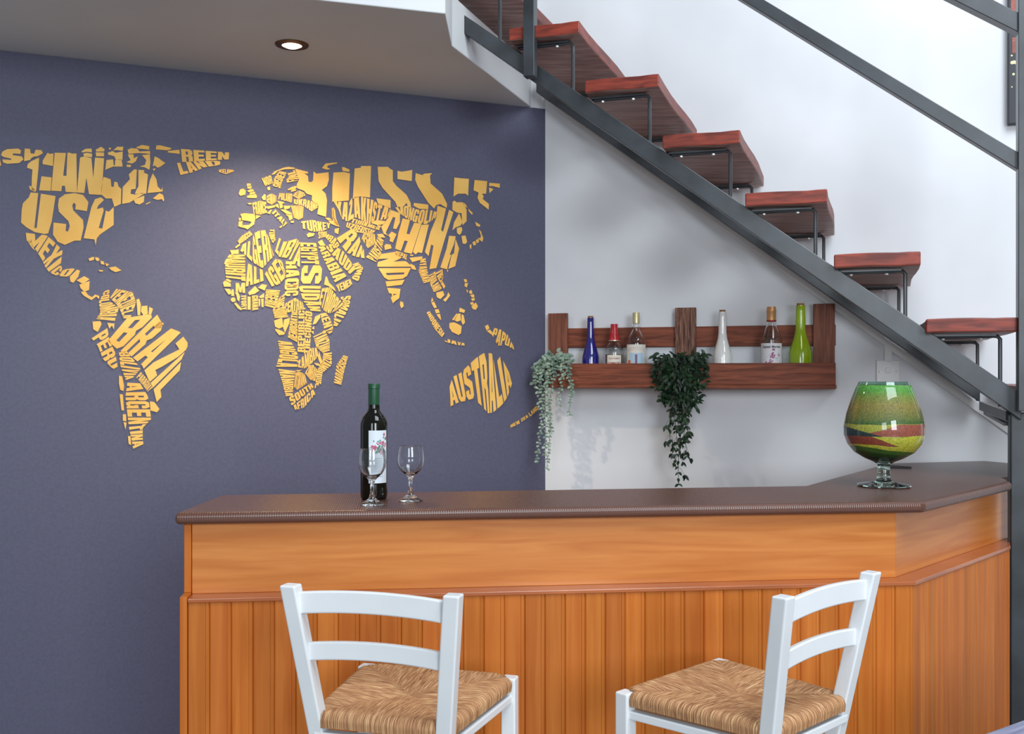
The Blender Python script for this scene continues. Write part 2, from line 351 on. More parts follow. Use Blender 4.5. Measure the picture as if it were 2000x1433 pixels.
for p in ([(1060,180),(1080,170),(1095,215),(1090,300),(1070,300),(1065,230)],[(1100,230),(1145,225),(1150,290),(1115,300),(1095,270)],[(1160,235),(1190,250),(1175,295),(1155,300)],
 [(720,350),(780,345),(790,370),(760,430),(725,410)],[(835,360),(890,365),(885,412),(870,380),(850,405)],[(1165,970),(1200,975),(1240,1030),(1220,1055),(1170,1040)],
 [(925,770),(950,775),(965,850),(960,890),(935,880),(925,830)],[(930,915),(955,915),(965,1040),(945,1040)],[(955,1070),(980,1070),(982,1125),(955,1120)],[(960,1130),(985,1135),(975,1190)],[(995,1240),(1015,1240),(1020,1310),(1000,1300)],
 [(1200,385),(1240,350),(1275,365),(1250,400),(1215,405)]): SA.poly(2, p)
SA.word(2,'COLOMBIA',[(810,115),(768,200),(780,280),(748,330)],[(850,100),(850,190),(925,240),(890,352)],.12)
SA.word(2,'VENEZUELA',[(850,160),(905,215),(930,250),(960,325)],[(905,95),(1030,120),(1058,200),(1010,330)],.14)
SA.word(2,'PERU',[(712,480),(762,540),(800,640),(880,720)],[(835,400),(850,490),(895,590),(915,700)])
SA.word(2,'BRAZIL',[(838,500),(925,575),(1010,610),(1105,690),(1150,790),(1190,860),(1218,975)],[(990,320),(1215,283),(1270,380),(1400,430),(1466,525),(1412,640),(1385,800)],.12)
SA.word(2,'BOLIVIA',[(925,590),(935,690),(978,805)],[(985,580),(1095,715),(1030,790)],.14)
SA.word(2,'PARAGUAY',[(1060,785),(1115,850),(1150,898)],[(1095,742),(1150,800),(1190,862)],.16)
SA.word(2,'ARGENTINA',[(990,825),(975,930),(985,1020),(995,1110),(1005,1190),(1020,1250),(1035,1338)],[(1080,815),(1150,930),(1165,1020),(1175,1110),(1110,1175),(1110,1250),(1115,1310)],.12)
EU = Cont()
for p in ([(345,320),(385,322),(385,345),(340,350)],[(345,355),(395,350),(390,375),(350,378)],[(345,400),(380,382),(415,385),(415,405),(365,415)],[(370,420),(425,408),(435,430),(375,440)],[(345,455),(375,443),(440,435),(452,460),(445,478),(345,475)],
 [(255,430),(270,385),(305,375),(330,400),(325,440),(270,455)],[(605,228),(640,190),(740,150),(790,142),(858,150),(855,165),(750,168),(680,185),(640,222)],[(560,365),(590,350),(595,390),(570,395)],
 [(270,650),(320,640),(425,650),(435,690),(420,760),(350,815),(320,800),(270,790),(300,770),(370,765),(395,735),(360,725),(290,715),(285,680)],[(255,690),(280,690),(278,720),(258,720)],[(255,728),(300,725),(290,752),(300,760),(275,792),(250,780)],[(440,660),(495,670),(440,705)],
 [(500,470),(530,435),(545,440),(545,500),(520,500)],[(345,535),(390,528),(395,545),(365,548)],[(780,385),(820,360),(870,345),(880,358),(870,375),(790,395)],[(815,400),(840,380),(875,385),(870,398),(820,412)],
 [(665,505),(740,520),(745,535),(690,540)],[(640,560),(665,540),(680,540),(690,590)],[(690,535),(725,535),(728,580),(700,590)],[(735,560),(815,560),(800,590),(750,600)],[(540,570),(640,555),(650,575),(570,595)],
 [(700,600),(760,602),(825,640),(835,655),(770,650)],[(760,655),(832,660),(835,700),(800,720),(790,680)],[(690,790),(730,765),(720,790),(700,802)],[(560,642),(600,600),(612,605),(590,650)],[(812,725),(850,722),(845,745),(815,742)],
 [(985,870),(1010,850),(1075,858),(1060,885),(1000,900)],[(1180,688),(1230,690),(1260,715),(1210,712)],[(1215,720),(1265,720),(1330,760),(1320,785),(1250,755)],
 [(860,160),(1000,195),(1000,215),(960,210),(1000,240),(1005,300),(1035,308),(1055,290),(1060,190),(1090,215),(1222,200),(1225,280),(1205,350),(1150,390),(1190,430),(1205,500),(1200,600),(1195,680),(1100,650),(1115,560),(1040,500),(1045,450),(985,430),(960,400),(880,370),(880,330),(905,280),(880,220)],
 [(1150,155),(1190,105),(1310,95),(1315,105),(1215,128),(1205,145),(1242,168),(1200,172)],
 [(1260,590),(1290,600),(1300,690),(1330,770),(1285,760),(1258,680)]): EU.poly(3, p)
for a in (('NOR',[(540,348),(622,320)],[(500,265),(603,230)]),('SWEDEN',[(705,375),(718,310),(772,205)],[(618,345),(640,260),(690,185)]),('FINL',[(890,290),(905,270),(880,225),(855,175)],[(775,312),(765,280),(795,250),(772,190)]),
 ('FRANCE',[(415,645),(490,655),(560,635)],[(400,530),(480,505),(550,520)]),('GERMANY',[(555,520),(610,550),(662,515)],[(555,455),(610,426),(660,455)]),('POLAND',[(680,490),(760,508),(825,528)],[(692,425),(760,425),(832,430)]),
 ('BELARUS',[(835,455),(900,488),(972,450)],[(862,420),(905,395),(960,420)]),('UKRAINE',[(850,540),(950,560),(1040,622),(1110,575)],[(850,490),(960,488),(1040,510),(1115,540)]),('ROMANIA',[(850,690),(900,712),(945,690)],[(818,560),(900,553),(955,570)]),
 ('ITALY',[(610,640),(660,690),(720,750),(742,795)],[(650,600),(700,660),(750,708),(778,745)]),('TURKEY',[(930,800),(1060,840),(1160,832),(1240,792)],[(925,730),(1040,712),(1150,735),(1240,745)])): EU.word(3,*a,.12)
AS = Cont()
for p in ([(50,165),(110,162),(140,160),(195,172),(185,410),(40,420),(40,300)],[(123,118),(145,118),(192,140),(188,160),(130,150)],[(235,130),(290,122),(292,108),(380,108),(370,385),(290,372),(220,395)],
 [(437,115),(530,115),(540,128),(570,145),(570,240),(600,280),(690,360),(725,430),(730,480),(700,460),(690,430),(660,465),(610,465),(590,420),(480,300),(445,240)],[(610,150),(650,158),(740,142),(735,240),(610,222)],[(425,390),(550,405),(550,478),(480,450),(440,435)],
 [(770,170),(830,188),(842,175),(915,170),(895,190),(900,260),(1000,350),(1045,440),(1040,475),(985,440),(950,450),(930,480),(880,430),(790,290),(765,230)],[(755,430),(880,445),(880,485),(800,482),(750,455)],
 [(1108,208),(1160,215),(1235,220),(1228,368),(1205,350),(1140,350),(1100,375)],[(1092,420),(1112,410),(1125,425),(1180,425),(1215,490),(1215,590),(1180,625),(1170,520),(1130,515),(1090,490)],[(1150,520),(1165,560),(1180,600),(1160,630),(1120,645),(1090,670),(1105,600)],
 [(1285,230),(1395,240),(1385,350),(1350,350),(1365,375),(1355,395),(1410,440),(1408,490),(1330,430),(1310,385),(1320,340),(1275,320)],[(1412,255),(1505,262),(1505,300),(1440,282),(1412,285)],[(1410,295),(1450,310),(1415,345)],
 [(1185,425),(1210,445),(1222,475),(1200,462)],[(1228,478),(1270,520),(1262,535),(1235,505)],[(1290,595),(1335,622),(1330,640),(1300,632)],[(1320,660),(1345,685),(1340,715)],[(1345,695),(1362,740),(1352,772),(1310,738),(1335,738)],[(1240,800),(1258,790),(1256,830),(1245,832)],[(1265,775),(1290,762),(1298,798),(1275,802)],[(1295,755),(1318,745),(1325,770),(1303,785)],
 [(1130,650),(1170,640),(1178,665),(1165,700),(1150,710),(1130,690)],[(1170,720),(1205,715),(1220,770),(1205,790),(1180,785)],
 [(548,490),(632,520),(632,600),(600,660),(572,655),(592,560),(572,553),(508,690),(530,720),(560,680),(602,705),(568,778),(540,762),(548,740),(530,712),(490,700),(468,640),(500,600),(530,560)],
 [(655,565),(720,580),(690,700),(715,705),(755,605),(820,610),(735,875),(665,860),(700,765),(672,760),(640,850),(590,830),(620,690)],[(820,622),(885,620),(825,870),(790,862),(770,882),(745,860)],
 [(960,455),(1035,480),(992,665),(1008,685),(1062,490),(1100,510),(1020,760),(950,1000),(890,1010),(925,805),(905,795),(882,895),(850,860),(900,680),(950,560)],
 [(1062,718),(1120,722),(1105,790),(1068,880),(1080,888),(1048,985),(1045,1012),(985,995),(1040,830)],[(1118,745),(1150,830),(1115,985),(1055,1008),(1085,885),(1105,870)],
 [(385,590),(440,582),(510,590),(495,615),(440,625),(385,610)],[(430,625),(470,630),(450,655)],[(495,805),(510,790),(550,795),(560,828),(500,842)],[(635,1290),(660,1300),(665,1335),(645,1352),(632,1325)],[(715,910),(830,898),(825,925),(740,948)],[(720,960),(760,980),(775,1018),(735,1008)],[(720,880),(750,885),(745,895),(722,892)],
 [(948,1215),(1008,1200),(1022,1235),(985,1272),(955,1255)],[(1008,1280),(1040,1250),(1055,1210),(1072,1240),(1030,1295)],[(975,1100),(1000,1110),(1030,1160),(1015,1182)],[(1040,1015),(1055,1020),(1048,1035)],
 [(60,660),(100,648),(92,705),(62,690)],[(35,480),(55,470),(60,560),(105,640),(85,635),(40,560)],[(430,705),(480,700),(505,735),(450,730)]): AS.poly(5, p)
for a in (('KAZAKHSTAN',[(95,490),(125,570),(175,595),(235,555),(290,575),(340,605),(375,612),(410,585),(455,582),(510,572),(535,545)],[(50,415),(130,422),(190,425),(215,380),(290,372),(340,388),(405,408),(440,440),(480,452),(548,468),(550,500)]),
 ('UZBEKISTAN',[(160,640),(250,685),(330,700),(400,690)],[(170,600),(290,628),(350,650),(420,672)]),('TURKMEN',[(200,600),(330,635),(450,670)],[(215,565),(350,600),(455,650)]),('AFGHAN',[(298,745),(350,828),(420,785)],[(310,700),(360,678),(412,705)]),
 ('PAKISTAN',[(425,948),(465,890),(490,760)],[(335,905),(405,810),(440,715)]),('RAN',[(78,740),(165,865),(240,900),(322,915)],[(205,660),(275,705),(290,790),(318,850)]),
 ('MONGOLIA',[(630,525),(690,565),(755,598),(860,618),(945,560)],[(590,470),(700,455),(790,490),(880,488),(962,512)]),('NDIA',[(452,880),(432,985),(500,1090),(520,1175),(570,1308)],[(592,858),(735,985),(690,1075),(640,1160),(622,1290)]),
 ('NEPAL',[(588,885),(690,928)],[(600,848),(705,885)]),('MYANMAR',[(812,920),(795,1030),(838,1132)],[(858,915),(872,1020),(892,1120)]),('THAILAND',[(878,1060),(900,1150),(928,1212)],[(940,1030),(955,1100),(1000,1180)]),('VIET',[(935,1035),(1000,1160)],[(1005,1008),(1010,1075)])): AS.word(5,*a,.12)
for a in (('SAUDI',[(1188,1000),(1340,1180),(1450,1295)],[(1248,968),(1385,1050),(1515,1240)]),('ARABIA',[(1112,1000),(1190,1180),(1290,1385)],[(1165,985),(1290,1145),(1425,1330)]),('IRAQ',[(1188,900),(1245,965),(1310,1015)],[(1215,865),(1295,900),(1338,985)]),('OMAN',[(1540,1375),(1597,1230),(1540,1168)],[(1468,1340),(1525,1260),(1478,1190)]),('SYRIA',[(1115,915),(1205,890)],[(1110,842),(1205,835)])): AS.word(3,*a,.12)
AS.poly(3,[(1105,950),(1150,925),(1190,990),(1130,990)])
AS.word(4,'YEMEN',[(1230,152),(1310,125),(1372,75)],[(1208,85),(1290,48),(1350,22)])
for p in ([(420,180),(440,178),(450,200),(430,205)],[(428,212),(455,208),(445,245),(428,235)],[(440,258),(455,268),(448,288)],[(460,275),(480,262),(490,290),(470,295)],[(470,303),(500,295),(505,320),(485,322)],[(478,330),(508,325),(505,345),(485,348)],[(470,362),(495,355),(500,375),(478,380)],[(480,390),(515,360),(532,390),(515,418),(492,412)],
 [(175,320),(185,345),(165,358)],[(168,362),(190,352),(212,400),(192,405)],[(195,415),(225,412),(235,440),(205,445)],[(208,452),(237,448),(247,502),(225,478)],[(390,400),(432,420),(425,442),(385,432)],[(330,495),(365,445),(372,452),(345,500)],[(350,500),(375,448),(395,445),(400,500),(370,510)],[(405,450),(420,460),(432,515),(415,535),(402,510)],
 [(310,520),(345,515),(370,525),(405,545),(400,600),(380,614),(330,590),(308,555)],[(585,545),(610,532),(622,562),(598,578)],[(600,582),(625,570),(648,598),(635,610)]): AS.poly(6, p)
AS.word(6,'INDONESIA',[(132,440),(190,560),(250,632)],[(155,428),(222,520),(274,605)],.14); AS.word(6,'JAVA',[(273,665),(370,692),(428,697)],[(270,638),(370,665),(430,678)],.12)
AU = Cont()
AU.word(6,'PAPUA',[(638,610),(690,698),(745,690),(815,728)],[(660,558),(712,572),(765,615),(808,700)],.12)
AU.word(6,'AUSTRALIA',[(318,1168),(385,1135),(440,1125),(498,1105),(565,1170),(610,1222),(650,1215),(715,1160),(760,1100),(797,990)],[(305,1035),(335,940),(400,905),(460,845),(520,790),(575,755),(640,755),(660,845),(708,775),(790,935)],.12)
AU.word(6,'NEW',[(785,1335),(860,1300)],[(785,1312),(850,1275)]); AU.word(6,'ZEA',[(870,1288),(925,1252)],[(862,1268),(915,1232)]); AU.word(6,'LAND',[(938,1248),(1005,1188)],[(922,1222),(988,1162)])
AF = Cont()
for a in (('MOROCCO',[(265,975),(330,930),(405,870)],[(242,938),(290,880),(372,832)]),('ALGERIA',[(272,1045),(335,1095),(400,1165),(470,1208),(515,1232),(570,1165),(625,1110),(635,1095)],[(285,985),(350,948),(405,930),(415,860),(470,830),(540,822),(585,920),(610,1025)]),
 ('TUNIS',[(592,808),(578,880),(622,965)],[(638,815),(645,885),(652,930)]),('LIBYA',[(645,1050),(690,1110),(770,1122),(820,1150),(912,1222)],[(690,905),(750,950),(885,915),(912,955),(916,1060)]),('EGYPT',[(915,955),(930,1190)],[(1088,962),(1122,1190)]),
 ('S',[(935,1205),(920,1398)],[(1155,1200),(1140,1398)]),('MAURIT',[(185,1090),(105,1205),(120,1345)],[(322,1085),(325,1210),(330,1372)]),('ALI',[(330,1430),(430,1400),(522,1368)],[(340,1175),(430,1215),(512,1250)]),
 ('IGER',[(610,1428),(690,1405),(752,1335),(757,1285)],[(535,1295),(590,1215),(650,1130),(720,1150)]),('HAC',[(760,1155),(765,1290),(750,1430)],[(845,1160),(907,1280),(897,1430)])): AF.word(3,*a,.12)
for p in ([(215,1005),(262,968),(272,985),(225,1018)],[(160,1040),(255,1032),(252,1080),(205,1080),(180,1085)],[(130,1120),(155,1085),(195,1085),(180,1120)],[(105,1160),(125,1128),(180,1128),(178,1190),(98,1190)],[(112,1360),(130,1342),(175,1368),(165,1385)],[(85,1385),(108,1365),(165,1392),(172,1430),(95,1430)]): AF.poly(3, p)
for a in (('UDAN',[(832,90),(880,240),(955,340)],[(1058,95),(1040,240),(1055,348)]),('M',[(205,150),(300,165)],[(205,65),(300,60)]),('DC',[(695,85),(700,195)],[(835,75),(830,190)]),('NIGERIA',[(508,128),(495,290)],[(652,138),(600,322)]),
 ('CAMEROON',[(640,215),(575,335),(595,415)],[(700,165),(690,290),(735,405)]),('CENTRAL',[(695,365),(790,345),(905,325)],[(700,270),(800,212),(885,265)]),('DEMOCRATIC',[(822,655),(825,340)],[(728,605),(768,340)]),('REPUBLIC',[(892,755),(895,338)],[(825,750),(835,338)]),('THECONGO',[(945,775),(972,355)],[(888,770),(902,340)]),
 ('ETHIOPIA',[(1038,265),(1090,342),(1145,370),(1200,345)],[(1068,120),(1150,105),(1220,200),(1292,280)]),('SOMALIA',[(1250,205),(1292,275),(1195,370),(1183,490)],[(1360,188),(1342,295),(1290,405),(1210,503)]),('KENYA',[(1050,372),(1070,450),(1095,540),(1140,572)],[(1110,360),(1150,420),(1182,510),(1170,560)]),
 ('TANZANIA',[(980,592),(1010,700),(1075,762)],[(1100,535),(1145,640),(1147,742)]),('ANGOLA',[(628,640),(650,765),(610,900)],[(760,650),(832,785),(822,908)]),('ZAMBIA',[(830,905),(900,918),(970,862),(1035,795)],[(822,855),(890,785),(955,715),(1020,708)]),
 ('MOZAMBIQUE',[(1080,765),(1075,840),(1020,940),(995,1118)],[(1168,758),(1165,885),(1075,960),(1060,1070)]),('ZIMBAB',[(900,965),(950,1030),(1000,1045)],[(935,888),(980,880),(1022,930)]),('BOTSWANA',[(788,1100),(820,1135),(918,1065)],[(805,958),(850,948),(900,980)]),('NAMIBIA',[(632,922),(678,1080),(705,1195)],[(805,945),(785,1060),(775,1195)]),
 ('SOUTH',[(765,1292),(890,1185),(985,1105)],[(738,1208),(860,1128),(962,1065)]),('AFRICA',[(800,1332),(885,1312),(1002,1172)],[(778,1292),(880,1215),(985,1120)]),('MADAGASCAR',[(1262,1082),(1290,950),(1330,802)],[(1188,1060),(1215,880),(1285,785)]),('IVORY',[(260,190),(265,338)],[(312,188),(318,328)]),('GHANA',[(370,188),(370,338)],[(430,188),(432,332)])): AF.word(4,*a,.13)
for p in ([(430,110),(470,75),(520,85),(495,140)],[(590,440),(670,410),(682,500),(640,520),(600,500)],[(690,430),(750,410),(740,470),(700,560),(680,510)],[(600,520),(640,530),(700,560),(690,580),(640,585),(605,540)],[(975,480),(1000,400),(1050,375),(1050,410),(1010,470)],[(965,520),(990,490),(992,528)],[(960,550),(985,540),(985,580)],
 [(1090,80),(1105,0),(1118,0),(1140,60),(1190,110),(1210,150),(1135,95)],[(1040,740),(1055,800),(1082,870),(1060,890),(1030,820)],[(985,860),(1040,870),(1070,900),(1010,885)],[(800,940),(875,930),(830,950)],
 [(95,120),(150,125),(172,170),(135,180)],[(165,130),(185,125),(192,190),(162,195)],[(155,230),(168,208),(190,208),(205,225),(200,250),(170,255)],[(190,268),(210,260),(268,320),(262,338),(230,320)],[(200,160),(225,145),(250,200),(240,250),(222,230),(215,190)],
 [(330,160),(400,95),(442,140),(400,170),(340,185)],[(325,200),(355,200),(355,330),(325,330)],[(440,200),(490,165),(492,210),(450,215)],[(460,220),(485,220),(485,305),(465,305)],[(435,222),(452,222),(450,290),(437,300)]): AF.poly(4, p)
for c, n in ((NA,'north_america_lettering'),(SA,'south_america_lettering'),(EU,'europe_lettering'),(AS,'asia_lettering'),(AU,'australia_lettering'),(AF,'africa_lettering')):
    lab(mural_part(c.mb, n, gold, merge=False), 'gold block letters')

# ---------------------------------------------------------------- staircase
stair = thing('staircase', 'open staircase with dark steel stringers and railing and red-brown wooden treads', 'staircase', V3(SF, 0))
SI = Matrix.Translation(-stair.location)
def sp(mb, name, m, **k):
    o = mb.build(name, m, stair, **k); o.matrix_parent_inverse = SI; return o
def S(t, o, z): q = SF+E1*t+N1*o; return Vector((q.x, q.y, z))      # t along e (down), o into wall, z abs
RUN, RISE, TH, DEP, WD = .2786, .2137, .044, .262, .85
ZB1 = CAMZ+.340           # bottom of tread whose front right corner is SF (t=0)
rs = random.Random(3)
for i in range(-5, 3):    # -5 highest visible .. +2 lowest ; i=0 is the tread at px 1633-1797
    t1 = i*RUN; t0 = t1-DEP; zb = ZB1-i*RISE
    mb = MB()
    n = 8; m_ = 6
    # live edge slab: bottom wavy slightly, ends cupped
    ph = rs.random()*6
    def P(u, v, top):
        tt = t0+(t1-t0)*u + (.004*math.sin(v*7+ph) if u in (0,1) else 0)
        z = zb+(TH if top else 0)+.0018*math.cos((u-.4)*5+ph*.2)*(1 if True else 0)
        if u > .8: z += .002
        if u == 0 and False: z -= .01
        return S(tt, v*WD, z)
    us = [k/n for k in range(n+1)]; vs_ = [k/m_ for k in range(m_+1)]
    V = []; Fc = []; idx = {}
    for top in (0,1):
        for a, u in enumerate(us):
            for b, v in enumerate(vs_):
                idx[(a,b,top)] = len(V); V.append(P(u, v, top))
    mats_ = []
    for a in range(n):
        for b in range(m_):
            Fc.append((idx[(a,b,0)],idx[(a,b+1,0)],idx[(a+1,b+1,0)],idx[(a+1,b,0)])); mats_.append(1)
            Fc.append((idx[(a,b,1)],idx[(a+1,b,1)],idx[(a+1,b+1,1)],idx[(a,b+1,1)])); mats_.append(0)
    for a in range(n):
        for b in (0, m_):
            Fc.append((idx[(a,b,0)],idx[(a+1,b,0)],idx[(a+1,b,1)],idx[(a,b,1)])); mats_.append(0)
    for b in range(m_):
        for a in (0, n):
            Fc.append((idx[(a,b,0)],idx[(a,b+1,0)],idx[(a,b+1,1)],idx[(a,b,1)])); mats_.append(0)
    mb.add(V, Fc); mb.mi = mats_
    tr = sp(mb, 'tread', [tread_m, tread_u], bevel=.004)
    for o_, nm in ((.065, 'tread_bracket'), (WD-.09, 'tread_bracket')):
        mb = MB(); q = t0+DEP*.84; zt = zb-.007
        zs = ZB1-(q)/RUN*RISE-.30-.0
        # stringer top height at t:
        zst = STR_TOP(q) if 'STR_TOP' in globals() else zb-.2
        mb.bar(S(t0+.012, o_, zt), S(q-.012, o_, zt), .03, .006, side=(0,0,1))
        mb.tube([S(q-.03, o_, zt-.002), S(q-.008, o_, zt-.004), S(q, o_, zt-.013), S(q, o_, zt-.05), S(q, o_, zb-.232)], .0065, 8)
        mb.tube([S(t0+.02, o_, zt-.004), S(q-.03, o_, zt-.004)], .006, 8)
        br = sp(mb, 'tread_bracket', steel, smooth=40)
        for fr in (.2, .62):
            mb = MB(); c = S(t0+DEP*fr, o_-.004, zt-.010); mb.lathe([(0,-.006),(.006,-.005),(.007,0),(0,0)], c, 6)
            mb.build('bolt', bolt_m, br)
# stringers: top line of the front face passes px (1250,263)-(1974,755.6), bottom (1250,303)-(1974,806)
a0 = stairpt(1250,263,.045); a1 = stairpt(1974,755.6,.045); b0 = stairpt(1250,303,.045); b1 = stairpt(1974,806,.045)
def tpar(p): return (Vector((p.x,p.y))-SF-N1*.045).dot(E1)
def zline(p, q, t): u = (t-tpar(p))/(tpar(q)-tpar(p)); return p.z+(q.z-p.z)*u
def stringer(t0, t1, o0, o1, name='stringer'):
    mb = MB()
    A = [S(t0,o0,zline(b0,b1,t0)), S(t0,o1,zline(b0,b1,t0)), S(t0,o1,zline(a0,a1,t0)), S(t0,o0,zline(a0,a1,t0))]
    B = [S(t1,o0,zline(b0,b1,t1)), S(t1,o1,zline(b0,b1,t1)), S(t1,o1,zline(a0,a1,t1)), S(t1,o0,zline(a0,a1,t1))]
    mb.hexa(A, B)
    return sp(mb, name, steel, bevel=.002)
tl = tpar(stairpt(884, 14, .045))+.02
tr_ = tpar(a1)+.02
stringer(tl, tr_+.01, .045, .105)
stringer(tl+.08, tpar(stairpt(1974,790,.045))-.02, WD-.10, WD-.02)
# posts and rails
def post(pxl, pxr, z0, z1, off, name, m=steel):
    a = stairpt(pxl, 700, off); b = stairpt(pxr, 700, off); wd = (b-a).length
    mb = MB(); c = (a+b)/2; d = wd
    q = [Vector((a.x,a.y)), Vector((b.x,b.y))]; q += [q[1]+N1*d, q[0]+N1*d]
    mb.prism([tuple(p) for p in q], z0, z1)
    return sp(mb, name, m, bevel=.002), c, d
pA = stairpt(1035,150,-.008)
post(1022, 1043, pA.z, CAMZ+2.0, -.02, 'newel_post')
post(1989, 2030, stairpt(1990,803,-.02).z, CAMZ+1.25, -.02, 'newel_post')
post(1975, 2014, .003, stairpt(1976,806,.065).z, .065, 'support_post')
mb = MB(); mb.prism([tuple(Vector((p.x,p.y))) for p in (lambda a,b:[a,b,b+V3(N1,0)*.02,a+V3(N1,0)*.02])(stairpt(1969.5,700,.085), stairpt(1976,700,.085))], .003, stairpt(1976,812,.05).z)
sp(mb, 'post_flange', steel)
mb = MB(); mb.prism([tuple(p) for p in (lambda c:[c+Vector((-.035,-.05)),c+Vector((.06,-.05)),c+Vector((.06,.05)),c+Vector((-.035,.05))])(Vector(stairpt(1994,700,.08)[:2]))], 0, .008)
sp(mb, 'base_plate', steel)
def rail(x0, yt0, yb0, x1, yt1, yb1, off, dep, name):
    mb = MB(); nn = V3(N1,0)*dep
    A = [stairpt(x0,yb0,off), stairpt(x0,yt0,off)]; B = [stairpt(x1,yb1,off), stairpt(x1,yt1,off)]
    mb.hexa([A[0], A[0]+nn, A[1]+nn, A[1]], [B[0], B[0]+nn, B[1]+nn, B[1]])
    return sp(mb, name, steel, bevel=.002)
# extrapolated to the left beyond the frame's top
rail(1150, 88-490*.601, 117-490*.615, 1989, 297.5, 331.7, .0, .04, 'lower_rail')
rail(1250, 0-691*.52, 0-614*.5, 2030, 46, 83, -.01, .05, 'handrail')
# small brace under the bottom end
mb = MB(); mb.bar(stairpt(1916,792,.5), stairpt(1968,812,.1), .012, .03); mb.bar(stairpt(1930,806,.5), stairpt(1970,828,.1), .03, .01)
sp(mb, 'brace', steel)

# ---------------------------------------------------------------- cable trunking and switch plate
pvc = mat('white_plastic', (232,231,230), .35)
mb = MB()
def strip(x0, y0, x1, y1, wz):
    A = wallpt(x0, y0, .018); B = wallpt(x1, y1, .018); k = V3(N1,0)*.0178; up = Vector((0,0,wz))
    mb.hexa([A, A+k, A+k+up, A+up], [B, B+k, B+k+up, B+up])
strip(1066, 203, 1728, 674.5, .036); 
a = wallpt(1728, 676, .012); b = wallpt(1742, 676, .012); z0 = wallpt(1728, 706, .012).z; k = V3(N1,0)*.0118
mb.hexa([V3(a,z0),V3(b,z0),V3(b,z0)+k,V3(a,z0)+k],[V3(a,a.z+.03),V3(b,a.z+.02),V3(b,a.z+.02)+k,V3(a,a.z+.03)+k])
strip(1742, 686, 2060, 911, .036)
struct(mb.build('trim_1', pvc))
a = wallpt(1711.5, 706, 0); b = wallpt(1757.5, 743.5, 0); c = (a+b)/2; wd = (Vector((a.x,a.y))-Vector((b.x,b.y))).length
sw = thing('light_switch', 'square white wall plate with one small switch above the worktop', 'switch', V3(Vector((c.x,c.y)), c.z), math.atan2(E1.y, E1.x))
mb = MB(); mb.box((0,-.006,0), (wd,.012,wd)); mb.build('plate', pvc, sw, bevel=.003)
mb = MB(); mb.box((0,-.0135,.004), (.018,.005,.022)); mb.build('rocker', mat('ivory_plastic',(222,219,214),.3), sw, bevel=.0015)
for s_ in (-1,1):
    mb = MB(); mb.lathe([(0,.002),(.003,.0015),(.0035,0),(0,0)], (0,0,0), 10); o = mb.build('screw', bolt_m, sw); o.rotation_euler = (PI/2,0,0); o.location = (s_*wd*.36,-.012,-.002)

# ---------------------------------------------------------------- painting on the white wall
a = wallpt(1967.5, 246, 0); 
pt = thing('painting', 'tall dark canvas painting with brick red patches and pale gold flecks behind the handrail', 'painting', a, math.atan2(E1.y, E1.x))
mb = MB(); mb.box((.22,-.0205,.37), (.44,.039,.74)); mb.build('canvas', mat('dark_canvas',(46,48,56),.5), pt, bevel=.002)
def flat(name, x0, z0, x1, z1, m, y=-.0405, jag=0):
    mb = MB(); mb.box(((x0+x1)/2, y, (z0+z1)/2), (x1-x0, .001, z1-z0)); return mb.build(name, m, pt)
redm = mat('brick_red_paint',(150,74,62),.5); noise_mix(redm,(120,62,56),(172,90,72),nscale=14)
flat('red_patch', .012, .268, .2, .327, redm); flat('red_patch', .008, .405, .43, .735, redm)
mb = MB(); rr = random.Random(5)
for k in range(26):
    x = .01+rr.random()*.1; z = .13+rr.random()*.19; r = .002+rr.random()*.005
    if k < 5: x = .012+k*.007; z = .232+.006*math.sin(k*3); r = .007
    mb.lathe([(0,.0015),(r,.0005),(r,0),(0,0)], (x, z, 0), 7)
o = mb.build('gold_flecks', mat('pale_gold_paint',(232,220,170),.4), pt); o.rotation_euler = (PI/2,0,0); o.location = (0,-.040,0)

# ---------------------------------------------------------------- pallet wall shelf
FO = .145   # front board distance from the wall
def wdir(p, s, o, z=0): return Vector((p.x+E1.x*s-N1.x*o, p.y+E1.y*s-N1.y*o, p.z+z))
sh0 = wallpt(1068, 757, FO)
def tws(px, off): p = wallpt(px, 700, off); return (Vector((p.x,p.y))-(WP)).dot(E1)
def WS(t, o, z): q = WP+E1*t-N1*o; return Vector((q.x,q.y,z))
zb = sh0.z
shelf = thing('wall_shelf', 'reddish brown pallet wood shelf of rough boards holding bottles on the white wall', 'shelf', WS(tws(1350,0),0,zb))
SHI = Matrix.Translation(-shelf.location)
def wbox(t0, t1, o0, o1, z0, z1):
    mb = MB(); mb.hexa([WS(t0,o0,z0),WS(t1,o0,z0),WS(t1,o1,z0),WS(t0,o1,z0)],[WS(t0,o0,z1),WS(t1,o0,z1),WS(t1,o1,z1),WS(t0,o1,z1)]); return mb
def shp(mb, name, m): o = mb.build(name, m, shelf, bevel=.0025); o.matrix_parent_inverse = SHI; return o
tL = tws(1068, FO); tR = tws(1632, FO)
ppf = F/wallpt(1350,700,FO).y
zft = CAMZ-(709-YH)/ppf; zfb = CAMZ-(751-YH)/ppf
shp(wbox(tL, tR, FO, FO-.018, zfb, zft), 'front_board', pallet)
shp(wbox(tL, tR-.0, FO+.002, .0, zb, zb+.0155), 'bottom_board', pallet)
ppb = F/wallpt(1350,700,.03).y
def zz(py, px, off): return wallpt(px, py, off).z
shp(wbox(tL+.02, tws(1632,.03), .018, .002, zz(677,1350,.018), zz(637.5,1350,.018)), 'back_board', pallet)
shp(wbox(tws(1068.5,.05), tws(1106,.05), .0365, .0185, zb+.016, zz(612,1087,.02)), 'upright', pallet_v)
m_up = shp(wbox(tws(1317,.05), tws(1358,.05), .0365, .0185, zb+.016, zz(600,1338,.05)), 'upright', pallet_g)
